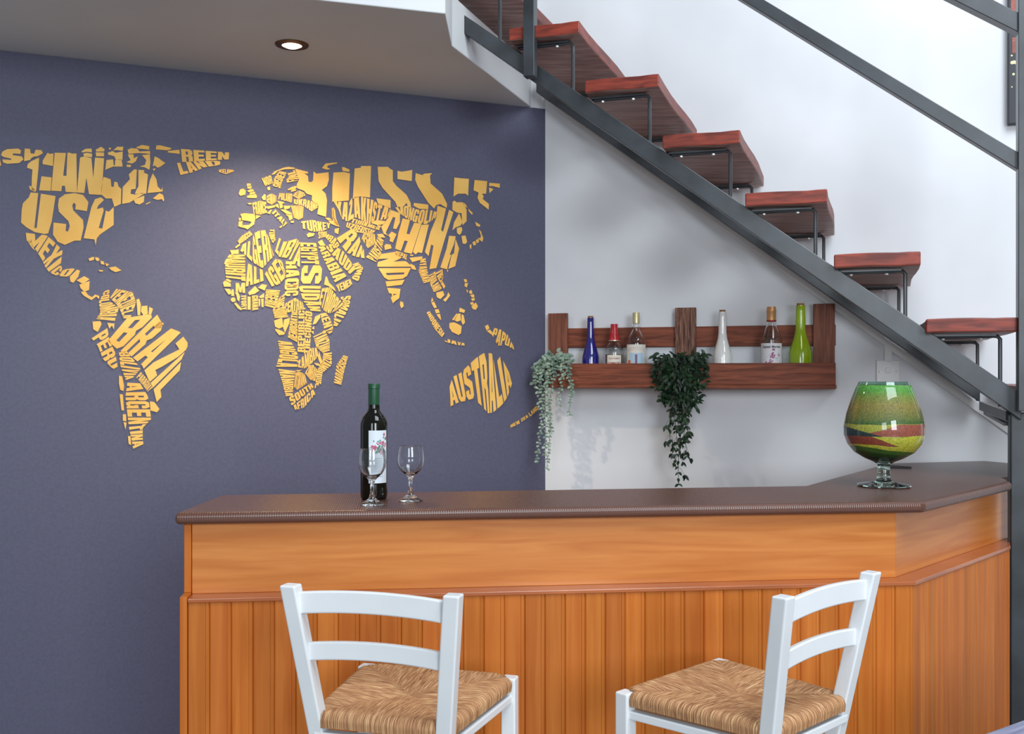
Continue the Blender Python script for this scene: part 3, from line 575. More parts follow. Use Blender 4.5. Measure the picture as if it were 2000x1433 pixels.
shp(wbox(tws(1587.5,.06), tws(1630,.06), .0365, .0185, zb+.016, zz(592,1608,.06)), 'upright', pallet_v)
floorz = zb+.0158

def cyl_text(txt, r, z, h, center_ang, m, parent, name='label_text', bold=.02, arch=0, squeeze=1.0):
    cu = D.curves.new('t', 'FONT'); cu.body = txt; cu.size = 1; cu.align_x = 'CENTER'; cu.offset = bold; cu.resolution_u = 2
    ob = D.objects.new('t', cu); COL.objects.link(ob)
    dg = bpy.context.evaluated_depsgraph_get(); me = D.meshes.new_from_object(ob.evaluated_get(dg))
    D.objects.remove(ob); D.curves.remove(cu)
    w_ = max(v.co.x for v in me.vertices)
    for v in me.vertices:
        x = v.co.x*h*squeeze; zz_ = v.co.y*h+arch*(1-(v.co.x/w_)**2)
        a = center_ang+x/r
        v.co = Vector((r*math.cos(a), r*math.sin(a), z+zz_))
    me.materials.clear(); me.materials.append(m)
    o = D.objects.new(name, me); COL.objects.link(o); o.parent = parent; return o
def cyl_patch(r, a0, a1, z0, z1, m, parent, name='label', n=16, th=.0004):
    mb = MB()
    A = [a0+(a1-a0)*i/n for i in range(n+1)]
    v = [(r*math.cos(a), r*math.sin(a), z) for z in (z0,z1) for a in A]; v2 = [((r+th)*math.cos(a), (r+th)*math.sin(a), z) for z in (z0,z1) for a in A]
    k = n+1; N = 2*k
    f = [(i,i+1,k+i+1,k+i) for i in range(n)]+[(N+i,N+k+i,N+k+i+1,N+i+1) for i in range(n)]
    f += [(i,N+i,N+i+1,i+1) for i in range(n)]+[(k+i,k+i+1,N+k+i+1,N+k+i) for i in range(n)]+[(0,k,N+k,N),(n,N+n,N+k+n,k+n)]
    mb.add(v+v2, f); return mb.build(name, m, parent, smooth=40)
def shell(prof, th=.0025, base=.006):
    """outer profile (r,z) bottom to top -> closed glass wall profile"""
    inner = [(max(r-th, .0005), max(z, base)) for r, z in prof if z > base*.5]
    return [(0,prof[0][1])]+prof+inner[::-1]+[(0, base)]
FACE = -PI/2   # facing the room in thing-local coordinates
def shelf_bottle(px, off, label, cat='bottle', rz=None):
    p = WS(tws(px, off), off, floorz)
    return thing('bottle', label, cat, p, math.atan2(p.y, p.x)-PI/2, 'bottles on the wall shelf')
cork = mat('cork', (150,112,72), .8)
def flared(mname, m, px, label, H=.292, W=1, corkc=cork):
    b = shelf_bottle(px, .079, label); k = H/.292
    prof = [(.033,0),(.0375,.004),(.0378,.01),(.0374,.118),(.034,.132),(.026,.158),(.0195,.182),(.0165,.205),(.0158,.235),(.0150,.262),(.0145,.280),(.0152,.282),(.0152,.287),(.0128,.287)]
    mb = MB(); mb.lathe([(0,0)]+[(r*W,z*k) for r,z in prof]+[(0,.287*k)]); mb.build('body', m, b, smooth=50)
    mb = MB(); mb.lathe([(0,.2865*k),(.0118*W,.2865*k),(.0125*W,.295*k),(0,.296*k)], n=20); mb.build('cork', corkc, b, smooth=40)
    return b
blue = mat('glossy_cobalt_glass', (22,24,120), .05, spec=.8, coat=1)
lg = mat('glossy_white_glass', (232,232,228), .06, spec=.6, coat=1)
green = mat('lime_green_glass', (176,208,16), .04, trans=.5, ior=1.35, coat=1)
flared('b', blue, 1153.5, 'cobalt blue long-necked bottle, leftmost on the shelf beside the grey-green plant', .29, .97)
flared('w', lg, 1411, 'opaque white long-necked bottle right of the dark green plant', .305, 1.02)
flared('g', green, 1563.5, 'translucent lime green long-necked bottle beside the right upright', .325, 1.22)
paper = mat('cream_label_paper', (226,222,210), .6)
redt = mat('red_print', (165,40,40), .5); darkt = mat('dark_print', (40,38,48), .5)
amber = mat('amber_liquor', (190,140,40), 0.0, trans=.9, ior=1.34)
redcap = mat('glossy_red_foil', (178,28,40), .25, spec=.8)
# red capped round bottle
b = shelf_bottle(1199.5, .079, 'squat clear bottle of amber liquor with a tapered red cap')
b.scale = (1.04,1.04,1)
prof = [(.030,0),(.0375,.004),(.0385,.012),(.0385,.125),(.0375,.142),(.033,.160),(.024,.175),(.0175,.182),(.0165,.205)]
mb = MB(); mb.lathe(shell(prof)); mb.build('body', glass, b, smooth=50)
mb = MB(); mb.lathe([(0,.0065),(.034,.0065),(.0355,.014),(.0355,.127),(0,.127)]); mb.build('liquor', amber, b, smooth=50)
mb = MB(); mb.lathe([(.0205,.186),(.0225,.187),(.0225,.190),(.0205,.194),(.0185,.210),(.0165,.224),(.0150,.227),(.0150,.254),(.0140,.257),(0,.257)]); mb.build('cap', redcap, b, smooth=30)
mb = MB(); mb.lathe([(.0206,.184),(.0232,.184),(.0232,.1875),(.0206,.1875)], closed=True); mb.build('foil_band', mat('pale_foil',(214,190,170),.3,metal=.5), b, smooth=30)
cyl_patch(.0387, FACE-.80, FACE+.80, .048, .124, paper, b, 'label')
cyl_text('SOUTHERN', .0393, .106, .0095, FACE, redt, b, squeeze=.95); cyl_text('COMFORT', .0393, .084, .0150, FACE, redt, b, squeeze=.8)
# clear spirit bottle with beach label
b = shelf_bottle(1242.5, .079, 'tall clear bottle with a pale gold cap and a beach scene label')
b.scale = (1.06,1.06,1)
prof = [(.030,0),(.038,.004),(.0385,.012),(.0385,.165),(.0375,.182),(.032,.2),(.022,.217),(.016,.226),(.0150,.236),(.017,.243),(.0168,.252),(.0125,.258),(.0125,.295)]
mb = MB(); mb.lathe(shell(prof)); mb.build('body', glass, b, smooth=50)
mb = MB(); mb.lathe([(.0132,.258),(.0145,.258),(.0145,.300),(.0135,.304),(0,.304)]); mb.build('cap', mat('pale_gold_cap',(206,196,150),.35,metal=.4), b, smooth=30)
cyl_patch(.0388, FACE-1.25, FACE+1.25, .03, .168, paper, b, 'label')
sky_p = mat('pale_blue_print',(176,205,222),.5); org = mat('orange_print',(214,110,60),.5); pnk = mat('pink_print',(214,150,140),.5)
for a0, a1, z0, z1, m, nm in ((-.75,.75,.075,.118,sky_p,'sky_print'),(-1.0,-.15,.055,.075,org,'beach_print'),(-.15,.95,.055,.072,pnk,'beach_print'),(-.95,-.6,.074,.088,org,'beach_print'),(-.12,.12,.074,.112,mat('plum_print',(120,90,120),.5),'palm_print')):
    cyl_patch(.0393, FACE+a0, FACE+a1, z0+.014, z1+.014, m, b, nm, 8)
mb = MB()
for k in range(10):
    a = -.85+k*.19; z = .138+.008*(1-(a/.85)**2); hgt = .012
    c_ = FACE+a; r_ = .0394
    mb.bar((r_*math.cos(c_),r_*math.sin(c_),z), (r_*math.cos(c_+.03),r_*math.sin(c_+.03),z+hgt), .0022, .0005)
    if k % 2: mb.bar((r_*math.cos(c_-.03),r_*math.sin(c_-.03),z+hgt), (r_*math.cos(c_+.09),r_*math.sin(c_+.09),z+hgt), .0018, .0005)
mb.build('red_lettering', redt, b)
# spiced rum bottle
b = shelf_bottle(1506.5, .079, 'clear bottle with copper cap and a white label printed in purple')
b.scale = (1.12,1.12,1)
prof = [(.030,0),(.0375,.004),(.0380,.012),(.0380,.18),(.0370,.19),(.0195,.236),(.0165,.246),(.0155,.26),(.0155,.29)]
mb = MB(); mb.lathe(shell(prof)); mb.build('body', glass, b, smooth=50)
mb = MB(); mb.lathe([(.0160,.256),(.0172,.256),(.0172,.262),(.0160,.262)], closed=True); mb.build('red_band', redt, b, smooth=30)
mb = MB(); mb.lathe([(.0158,.262),(.0165,.262),(.0165,.296),(.0173,.298),(.0173,.302),(.0165,.304),(.0165,.314),(.0155,.317),(0,.317)]); mb.build('cap', mat('copper_cap',(214,160,108),.35,metal=.4), b, smooth=30)
cyl_patch(.0383, FACE-1.25, FACE+1.25, .035, .168, mat('white_label',(222,220,222),.6), b, 'label')
cyl_text('Captain Morgan', .0389, .149, .0140, FACE, darkt, b, squeeze=.78, bold=.03)
pu = mat('purple_print',(96,66,120),.6); bl = mat('lavender_print',(160,160,200),.6); mg = mat('magenta_print',(160,90,130),.6)
mb = MB(); mbs = {0: MB(), 1: MB(), 2: MB()}; rr = random.Random(11)
for k in range(60):
    i = k % 3; a = FACE+rr.gauss(0,.27 if i != 1 else .45); z = min(max(.105+rr.gauss(0,.02),.05),.142); q = mbs[i]; r_ = .0385+.0002*i; d_ = .0025+rr.random()*.003
    q.add([((r_)*math.cos(a+da/r_), r_*math.sin(a+da/r_), z+dz) for da, dz in ((-d_,-d_*.6),(d_*.5,-d_),(d_,d_*.4),(-d_*.3,d_*1.2))], [(0,1,2,3)])
for i, m, nm in ((0,pu,'purple_print'),(1,bl,'lavender_print'),(2,mg,'magenta_print')): mbs[i].build(nm, m, b, merge=False)

# ---------------------------------------------------------------- trailing plants
def leaf_m(name, a, b_):
    m = mat(name, a, .45); noise_mix(m, a, b_, nscale=25, detail=2); return m
euc = leaf_m('dusty_green_leaf', (104,130,116), (152,174,160)); grn = leaf_m('dark_green_leaf', (14,34,22), (40,66,40))
stem_e = mat('pale_stem', (132,142,104), .6); stem_g = mat('dark_stem', (46,50,34), .6)
def leaf(mb, p, d, up, L, W, round_=False, fold=.25):
    d = d.normalized(); s_ = d.cross(up)
    if s_.length < .05: s_ = d.orthogonal()
    s_.normalize(); n_ = s_.cross(d).normalized()
    sh_ = ((0,0),(.12,.55),(.38,1),(.68,.8),(1,.0)) if not round_ else ((0,0),(.12,.7),(.45,1),(.8,.75),(1,0))
    ctr = [p+d*L*u-n_*L*.18*u*u for u, _ in sh_]
    Lf = [c+s_*W/2*w_+n_*fold*W*w_*.5 for c, (_, w_) in zip(ctr, sh_)]; Rt = [c-s_*W/2*w_+n_*fold*W*w_*.5 for c, (_, w_) in zip(ctr, sh_)]
    vs = ctr+Lf[1:4]+Rt[1:4]
    mb.add(vs, [(0,1,5),(1,2,6,5),(2,3,7,6),(3,4,7),(0,8,1),(1,8,9,2),(2,9,10,3),(3,10,4)])
pot_m = mat('dark_pot', (34,36,34), .5)
def plant_at(px, off, label, name):
    p = WS(tws(px, off), off, floorz); t = thing(name, label, 'plant', p, 0, None); return t, p
# grey-green eucalyptus strands; strand = (start px x, end px x, end px y)
def strands(t, p, spec, lm, sm, L, W, step, rnd, seed, startspread, hang_off, side_len=0.0, top=.09, fo='foliage'):
    rr = random.Random(seed); lf = MB(); st = MB(); R = lambda: rr.uniform(-1,1)
    for (sx, ex, ey, dens) in spec:
        q0 = WS(tws(sx,.07), .07+R()*.02, floorz+top*.55+rr.random()*.02)
        ho = hang_off+rr.random()*.035
        q1 = WS(tws((sx*2+ex)/3, ho), ho, floorz+top+rr.random()*.03)
        q2 = WS(tws((sx+ex*2)/3, ho+.01), ho+.012, zft-.01)
        e_ = wallpt(ex, ey, ho); pts = [q0, q1*.6+q0*.4+Vector((0,0,.02)), q1, q2]
        n_ = max(3, int((q2.z-e_.z)/.03))
        for i in range(1, n_+1):
            u = i/n_; v = q2.lerp(e_, u); v.x += math.sin(u*7+seed+sx)*.006; v.y += math.cos(u*5+sx)*.006; pts.append(v)
        pts = [v-p for v in pts]
        st.tube(pts, .0011, 5)
        # walk
        acc = 0; ang = rr.random()*6
        for a, b_ in zip(pts[:-1], pts[1:]):
            d = b_-a; ln = d.length; d.normalize(); s = 0
            while acc < ln:
                c = a+d*acc; ang += 2.1+R()*.4
                o = d.orthogonal().normalized(); o.rotate(Matrix.Rotation(ang, 3, d))
                for sg in (1,-1):
                    dd = (o*sg*1.0+d*(.35 if rnd else .8)+Vector((R(),R(),R()))*.25); k = rr.uniform(.7,1.15)
                    if side_len and rr.random() < .3:
                        c2 = c+dd.normalized()*side_len*rr.uniform(.5,1.3); c2.z -= side_len*.4
                        st.tube([c, (c+c2)/2+Vector((0,0,.004)), c2], .0007, 4)
                        for kk in range(3):
                            leaf(lf, c2, Vector((R(),R(),-.9+R()*.5)), Vector((R(),-1,.5)), L*k, W*k, rnd)
                    else: leaf(lf, c, dd, Vector((R()*.3,-1,.6)), L*k, W*k, rnd)
                acc += step/dens
            acc -= ln
    return lf, st, rr
t, p = plant_at(1088, .07, 'trailing plant with dusty grey-green round leaves at the left end of the shelf', 'trailing_eucalyptus')
mb = MB(); mb.lathe([(0,0),(.026,0),(.034,.05),(.030,.05),(.028,.04),(0,.04)], n=24); mb.build('pot', pot_m, t, smooth=40)
spec = [(1075,1052,905,1.1),(1080,1070,914,1.1),(1085,1062,890,1),(1078,1050,800,1),(1090,1074,845,1),(1095,1095,795,1),(1100,1115,812,1.1),(1105,1117,775,1),(1072,1043,760,1),(1082,1066,760,1),(1098,1100,740,1.2),(1090,1085,735,1.2),(1070,1046,720,1),(1085,1058,725,1)]
lf, st, rr = strands(t, p, spec, euc, stem_e, .0150, .0105, .0150, True, 4, .03, .152)
for k in range(230):   # bushy crown
    a = rr.random()*2*PI; rad = rr.random()**.5; c = WS(tws(1083,.11)+math.cos(a)*rad*.088+.0, .12+math.sin(a)*rad*.055, floorz+.02+rr.random()*.095+(1-rad)*.035)-p
    c.z -= .03*max(0,-math.cos(a))*rad
    leaf(lf, c, Vector((math.cos(a)+rr.uniform(-.6,.6), -.5+rr.uniform(-.6,.6), rr.uniform(-.6,.8))), Vector((0,-1,.6)), rr.uniform(.014,.024), rr.uniform(.011,.018), True)
lf.build('foliage', euc, t, smooth=60, merge=False); st.build('stems', stem_e, t, smooth=60, merge=False)
t, p = plant_at(1328, .1, 'trailing plant with glossy dark green pointed leaves hanging in front of the shelf', 'trailing_vine')
mb = MB(); mb.lathe([(0,0),(.026,0),(.034,.05),(.030,.05),(.028,.04),(0,.04)], n=24); mb.build('pot', pot_m, t, smooth=40)
spec = [(1328,1328,948,.8),(1325,1318,900,.8),(1330,1338,890,.9),(1322,1310,860,.9),(1333,1345,850,.7),(1325,1325,850,1.1),(1330,1332,820,1.2),(1320,1315,800,1),(1335,1340,815,1),(1310,1296,780,.8),(1345,1358,795,.8),(1350,1366,745,.9),(1305,1288,745,.9),(1325,1320,770,1.2),(1340,1345,760,1.2),(1332,1330,780,1.2)]
lf, st, rr = strands(t, p, spec, grn, stem_g, .027, .0125, .019, False, 9, .03, .152, side_len=.028)
for k in range(520):
    a = rr.random()*2*PI; rad = rr.random()**.5; u = rr.random()
    c = WS(tws(1329,.14)+math.cos(a)*rad*(.108 if u < .7 else .08), .148+math.sin(a)*rad*.035+.012, floorz+.125-u*.20)-p
    leaf(lf, c, Vector((math.cos(a)+rr.uniform(-.5,.5), -.5+rr.uniform(-.6,.5), rr.uniform(-1,.5))), Vector((0,-1,.7)), rr.uniform(.02,.032), rr.uniform(.010,.016), False)
for k, (x, y) in enumerate(((1362,690),(1370,682),(1376,700),(1366,705),(1372,692),(1288,690),(1284,700))):
    c = WS(tws(x,.15), .15, wallpt(x,y,.15).z)-p
    leaf(lf, c, Vector((.4*(1 if x > 1328 else -1),-.2,-.8+k*.15)), Vector((0,-1,.2)), .03, .014)
    st.tube([c, c*.6+Vector((0,-.01,.03)), Vector((0,-.02,.09))], .0008, 4)
lf.build('foliage', grn, t, smooth=60, merge=False); st.build('stems', stem_g, t, smooth=60, merge=False)

# ---------------------------------------------------------------- bar counter
BC = Vector((1.068, 2.652)); D1 = Vector((.994,.1114)).normalized(); M1 = Vector((-D1.y, D1.x)); D2 = Vector((.687,.727)).normalized(); M2 = Vector((-D2.y, D2.x))
TOPZ = CAMZ-.334; TT = .029
def P1(s, o): return BC+D1*s+M1*o
def P2(s, o): return BC+D2*s+M2*o
def mitre(o1, o2):
    # point with offset o1 from line1 and o2 from line2
    det = M1.x*M2.y-M1.y*M2.x
    return BC+Vector(((o1*M2.y-o2*M1.y)/det, (M1.x*o2-M2.x*o1)/det))
LE = -1.868
bar = thing('bar_counter', 'honey-stained wooden bar counter clad in vertical boards below a smooth upper panel', 'bar counter', V3(P1(-.9,.1), 0))
BI = Matrix.Translation(-bar.location)
def bp(mb, name, m, **k): o = mb.build(name, m, bar, **k); o.matrix_parent_inverse = BI; return o
LZ = CAMZ-.534     # ledge top (rear line)
s2 = .70           # how far the oblique arm runs
U1, U2 = .03, .064; Lo1, Lo2 = -.02, .011
mu = mitre(U1, U2); ml = mitre(Lo1, Lo2)
# upper fascia main + oblique
def slab(a, b, n_, th, z0, z1, mb=None, tint=None):
    mb = mb or MB(); a = Vector(a); b = Vector(b); k = n_*th
    mb.prism([tuple(a), tuple(b), tuple(b+k), tuple(a+k)], z0, z1, tint); return mb
bp(slab(P1(LE+.018,U1), mu, M1, .018, LZ, TOPZ-TT), 'upper_panel', honey_h, bevel=.0012)
e2 = P2(.90, U2)
bp(slab(mu, e2, M2, .018, LZ, TOPZ-TT), 'upper_panel', honey_h, bevel=.0012)
# left end board, stepped
zs = LZ+.004
mb = MB(); mb.prism([tuple(P1(LE,U1-.004)), tuple(P1(LE+.017,U1-.004)), tuple(P1(LE+.017,.33)), tuple(P1(LE,.33))], zs, TOPZ-TT)
mb.prism([tuple(P1(LE,Lo1-.004)), tuple(P1(LE+.017,Lo1-.004)), tuple(P1(LE+.017,.33)), tuple(P1(LE,.33))], .0, zs)
bp(mb, 'end_board', honey_v, bevel=.0015)
# ledge
mb = MB(); lt = .011
def lpoly(o1a, o2a, o1b, o2b):
    return [tuple(P1(LE+.018,o1a)), tuple(mitre(o1a,o2a)), tuple(P2(s2-.01,o2a)), tuple(P2(s2+.2,o2b)), tuple(mitre(o1b,o2b)), tuple(P1(LE+.018,o1b))]
mb.prism(lpoly(Lo1-.005, Lo2-.005, U1+.012, U2+.012), LZ-lt, LZ)
bp(mb, 'ledge', ledge_m, bevel=.0025, segs=3)
# planks
rr = random.Random(21)
def planks(a, b, n_, name, w_=.0503, bead=True):
    a = Vector(a); b = Vector(b); L = (b-a).length; d = (b-a)/L; mb = MB(); x = 0; g = .0005
    while x < L-.004:
        e = min(x+w_, L); tn = rr.uniform(.86,1.08); tint = (tn, tn*rr.uniform(.94,1.03), tn*rr.uniform(.86,1.05))
        bw = .009
        for (u0, u1) in (((x+g, e-bw-.0002), (e-bw, e)) if e-x > .03 else ((x+g, e),)):
            q0 = a+d*u0; q1 = a+d*u1; c = .0016 if u0 == x+g else .0010
            ca, cb = (.0024,.0006) if u0 == x+g and e-x > .03 else ((.0006,.0024) if u0 != x+g else (.0024,.0024)); poly = [q0+n_*ca, q0+d*ca, q1-d*cb, q1+n_*cb, q1+n_*.012, q0+n_*.012]
            mb.prism([tuple(p) for p in poly], .0, LZ-lt-.0005, tint)
        x = e
    # backing
    mb.prism([tuple(a+n_*.009), tuple(b+n_*.009), tuple(b+n_*.016), tuple(a+n_*.016)], .0, LZ-lt-.001, (.5,.45,.4))
    return bp(mb, name, honey_v, merge=False)
planks(P1(LE+.0175,Lo1), ml, M1, 'board_cladding')
planks(ml, P2(s2,Lo2), M2, 'board_cladding')
mb = MB(); mb.prism([tuple(P1(LE+.018,.31)), tuple(P1(.02,.31)), tuple(P1(.02,.33)), tuple(P1(LE+.018,.33))], .0, TOPZ-TT)
bp(mb, 'back_panel', honey_h)
# worktop with bullnose
A = P1(-1.886,0); pts = [A, BC, Vector((1.535,3.147)), Vector((1.568,3.262)), Vector((1.62,3.29)), Vector((1.86,3.78)), Vector((1.80,3.90)), Vector((1.387,3.79)), Vector((.865,3.036)), Vector((-.80,2.807))]
mb = MB(); mb.prism([tuple(p) for p in pts], TOPZ-TT, TOPZ)
wt = mb.build('worktop', top_m, None, bevel=.0115, segs=5)
tag(wt, 'long brown ribbed vinyl worktop with an angled right end on the wooden bar', 'worktop')
me = wt.data
# ---------------------------------------------------------------- wine bottle, glasses, vase, wedge
wb = thing('wine_bottle', 'dark green wine bottle with a green capsule and white floral label on the bar', 'wine bottle', (-.366, 2.715, TOPZ), -.134)
wbm = mat('near_black_green_glass', (12,13,7), .03, spec=.5, coat=0)
H = .3055; prof = [(.030,0),(.0345,.004),(.0358,.012),(.0358,.194),(.0348,.204),(.031,.215),(.0235,.225),(.0172,.232),(.0150,.241),(.0145,.258),(.0140,.29),(.0140,.303)]
mb = MB(); mb.lathe([(0,.004)]+prof+[(0,.303)]); mb.build('body', wbm, wb, smooth=50)
cap_m = mat('matt_green_capsule', (30,78,52), .35)
mb = MB(); mb.lathe([(.0147,.250),(.0150,.252),(.0148,.292),(.0158,.293),(.0158,.3035),(.0148,.3055),(0,.3055)]); mb.build('capsule', cap_m, wb, smooth=30)
lab_m = mat('white_wine_label', (216,224,232), .55)
ang0 = FACE-.12; ang1 = FACE+1.35
cyl_patch(.0360, ang0, ang1, .045, .183, lab_m, wb, 'label')
fl_p = MB(); fl_g = MB(); rr = random.Random(2)
for k in range(46):
    u = rr.random(); a = ang0+.35+u*1.0+rr.gauss(0,.08); z = .133+rr.gauss(0,.012)+.012*u; r_ = .0366; d_ = rr.uniform(.0018,.0050)
    (fl_p if k % 3 else fl_g).add([(r_*math.cos(a+x/r_), r_*math.sin(a+x/r_), z+y) for x, y in ((-d_,0),(0,-d_*1.3),(d_,0),(0,d_*1.4))], [(0,1,2,3)])
fl_p.build('red_flower_print', mat('rose_print',(190,90,120),.5), wb, merge=False); fl_g.build('green_leaf_print', mat('sea_green_print',(70,140,120),.5), wb, merge=False)
mb = MB()
for k in range(9):
    z = .108-k*.0058; n_ = 7
    for j in range(n_):
        a = ang0+.42+j*.09+(k%3)*.02; r_ = .0366
        mb.add([(r_*math.cos(a+x), r_*math.sin(a+x), z+y) for x, y in ((0,0),(.06,0),(.06,.0016),(0,.0016))], [(0,1,2,3)])
mb.build('fine_print', mat('grey_print',(120,126,140),.5), wb, merge=False)

def wine_glass(x, y, label):
    g = thing('wine_glass', label, 'wine glass', (x,y,TOPZ), 0, 'wine glasses on the bar')
    out = [(0,0.0005),(.031,.0005),(.0325,.002),(.031,.0035),(.020,.0085),(.010,.016),(.0062,.026),(.0048,.038),(.0052,.052),(.0075,.062),(.0155,.070),(.0265,.081),(.0335,.094),(.0352,.108),(.0338,.126),(.0302,.143)]
    inn = [(.0291,.1425),(.0326,.126),(.0339,.108),(.0322,.095),(.025,.0825),(.014,.0725),(.006,.069),(0,.068)]
    mb = MB(); mb.lathe(out+inn, n=48); mb.build('glass', glass, g, smooth=60); return g
wine_glass(-.3537, 2.59, 'empty stemmed wine glass standing in front of the wine bottle')
wine_glass(-.2647, 2.673, 'empty stemmed wine glass standing alone right of the wine bottle')

vz = thing('goblet_vase', 'giant brandy goblet filled with layers of green, yellow and red-brown sand', 'vase', (1.0967, 3.02, TOPZ), -.348)
out = [(0,.0005),(.070,.0005),(.0762,.003),(.0755,.0055),(.045,.011),(.026,.014),(.0215,.020),(.0195,.027),(.0215,.032),(.0182,.038),(.0178,.055),(.0188,.066),(.030,.072),(.055,.083),(.085,.101),(.104,.125),(.1135,.152),(.1135,.178),(.106,.214),(.092,.256),(.079,.29),(.0705,.308)]
inn = [(.068,.3078),(.0765,.289),(.0895,.255),(.1035,.213),(.1110,.178),(.1110,.152),(.1015,.126),(.083,.1035),(.054,.086),(.028,.077),(0,.074)]
mb = MB(); mb.lathe(out[:13]+[(0,.070)], n=64); mb.build('stem', gglass, vz, smooth=60)
mb = MB(); mb.lathe([(.0745,.298),(.0705,.308),(.0685,.308),(.0725,.298)], n=64, closed=True); mb.build('rim', gglass, vz, smooth=60)
sm = mat('layered_sand_behind_glass', (100,120,40), .6, coat=1); bsdf(sm).inputs['Coat Roughness'].default_value = .01
tc = nd(sm,'ShaderNodeTexCoord'); sx = nd(sm,'ShaderNodeSeparateXYZ'); lk(sm, tc.outputs['Object'], sx.inputs[0])
nz = nd(sm,'ShaderNodeTexNoise'); nz.inputs['Scale'].default_value = 9; nz.inputs['Detail'].default_value = 1; lk(sm, tc.outputs['Object'], nz.inputs[0])
def mth(op, a, b):
    n = nd(sm,'ShaderNodeMath'); n.operation = op
    for i, v in enumerate((a,b)):
        if hasattr(v,'is_linked'): lk(sm, v, n.inputs[i])
        else: n.inputs[i].default_value = v
    return n.outputs[0]
X_ = mth('MULTIPLY', sx.outputs[0], 9.0); Z_ = mth('ADD', sx.outputs[2], mth('MULTIPLY', mth('SUBTRACT', nz.outputs[0], .5), .016))
def linf(c, k): return mth('ADD', mth('MULTIPLY', X_, k), c)
def below(h): return mth('LESS_THAN', Z_, h)
def above(h): return mth('GREATER_THAN', Z_, h)
def over(base, colr, mask):
    x = nd(sm,'ShaderNodeMix'); x.data_type = 'RGBA'; lk(sm, mask, x.inputs[0]); lk(sm, base, x.inputs[6]); x.inputs[7].default_value = lin(colr); return x.outputs[2]
cr = nd(sm,'ShaderNodeValToRGB'); lk(sm, mth('DIVIDE', mth('SUBTRACT', Z_, .18), .12), cr.inputs[0])
els = cr.color_ramp.elements; els[0].position = 0; els[0].color = lin((26,64,34)); els[1].position = 1; els[1].color = lin((84,150,60))
for pz, c in ((.08,(58,92,36)),(.2,(96,104,44)),(.5,(126,114,50)),(.72,(104,124,48)),(.85,(72,138,48))): e = els.new(pz); e.color = lin(c)
c_ = over(cr.outputs[0], (150,152,52), below(.186))
c_ = over(c_, (142,72,54), mth('MULTIPLY', below(mth('MINIMUM', linf(.172,.033), .185)), above(.152)))
c_ = over(c_, (26,54,54), mth('MULTIPLY', below(linf(.150,-.029)), above(.148)))
c_ = over(c_, (178,176,52), below(.150))
c_ = over(c_, (132,60,40), mth('MULTIPLY', below(mth('MINIMUM', linf(.138,-.04), .151)), above(linf(.124,-.003))))
c_ = over(c_, (54,96,26), below(linf(.113,-.011)))
c_ = over(c_, (34,66,18), below(linf(.100,-.010)))
c_ = over(c_, (20,36,16), below(.088))
class _O: outputs = [c_]
cr = _O
gr = nd(sm,'ShaderNodeTexNoise'); gr.inputs['Scale'].default_value = 260; gr.inputs['Detail'].default_value = 3; lk(sm, tc.outputs['Object'], gr.inputs[0])
gm = nd(sm,'ShaderNodeMapRange'); gm.inputs[1].default_value = .3; gm.inputs[2].default_value = .7; gm.inputs[3].default_value = .55; gm.inputs[4].default_value = 1.35; lk(sm, gr.outputs[0], gm.inputs[0])
vm = nd(sm,'ShaderNodeVectorMath'); vm.operation = 'SCALE'; lk(sm, cr.outputs[0], vm.inputs[0]); lk(sm, gm.outputs[0], vm.inputs['Scale']); lk(sm, vm.outputs[0], bsdf(sm).inputs['Base Color'])
mb = MB(); sp_ = [(0,.0701),(.030,.0722),(.055,.083),(.085,.101),(.104,.125),(.1135,.152),(.1135,.178),(.106,.214),(.092,.256),(.079,.29),(.0745,.298)]
mb.lathe(sp_+[(.06,.300),(.03,.294),(0,.296)], n=64); mb.build('sand_filled_bowl', sm, vz, smooth=60)
# little dark wedge on the worktop behind the goblet
mb = MB()
p_ = Vector((1.34,3.62)); mb.prism([(1.318,3.60),(1.40,3.585),(1.330,3.665)], TOPZ+.0002, TOPZ+.006)
wg = mb.build('wedge', mat('black_rubber',(30,30,34),.6), None, bevel=.001); tag(wg, 'small flat black wedge lying on the worktop behind the goblet stem', 'wedge')
# ---------------------------------------------------------------- table corner bottom right
tb = thing('side_table', 'pale blue-grey table corner in the bottom right foreground', 'table', (1.25,1.72,0), math.atan2(.0275*2, .079*2))
tdir = Vector((.1165,.08)).normalized(); tn = Vector((tdir.y,-tdir.x)); c_ = Vector((.888,1.929))-tdir*.1
tb.location = (c_.x, c_.y, 0); tb.rotation_euler = (0,0,math.atan2(tdir.y,tdir.x))
tm = mat('blue_grey_wash_wood', (138,142,168), .45); noise_mix(tm, (118,122,150), (164,168,192), scale=(1,12,1), nscale=5, detail=7)
mb = MB(); mb.box((.35,-.35,.7385), (.7,.7,.023)); mb.build('table_top', tm, tb, bevel=.003)
for x in (.06,.64):
    for y in (-.06,-.64):
        mb = MB(); mb.box((x,y,.3635), (.05,.05,.727)); mb.build('leg', tm, tb, bevel=.003)

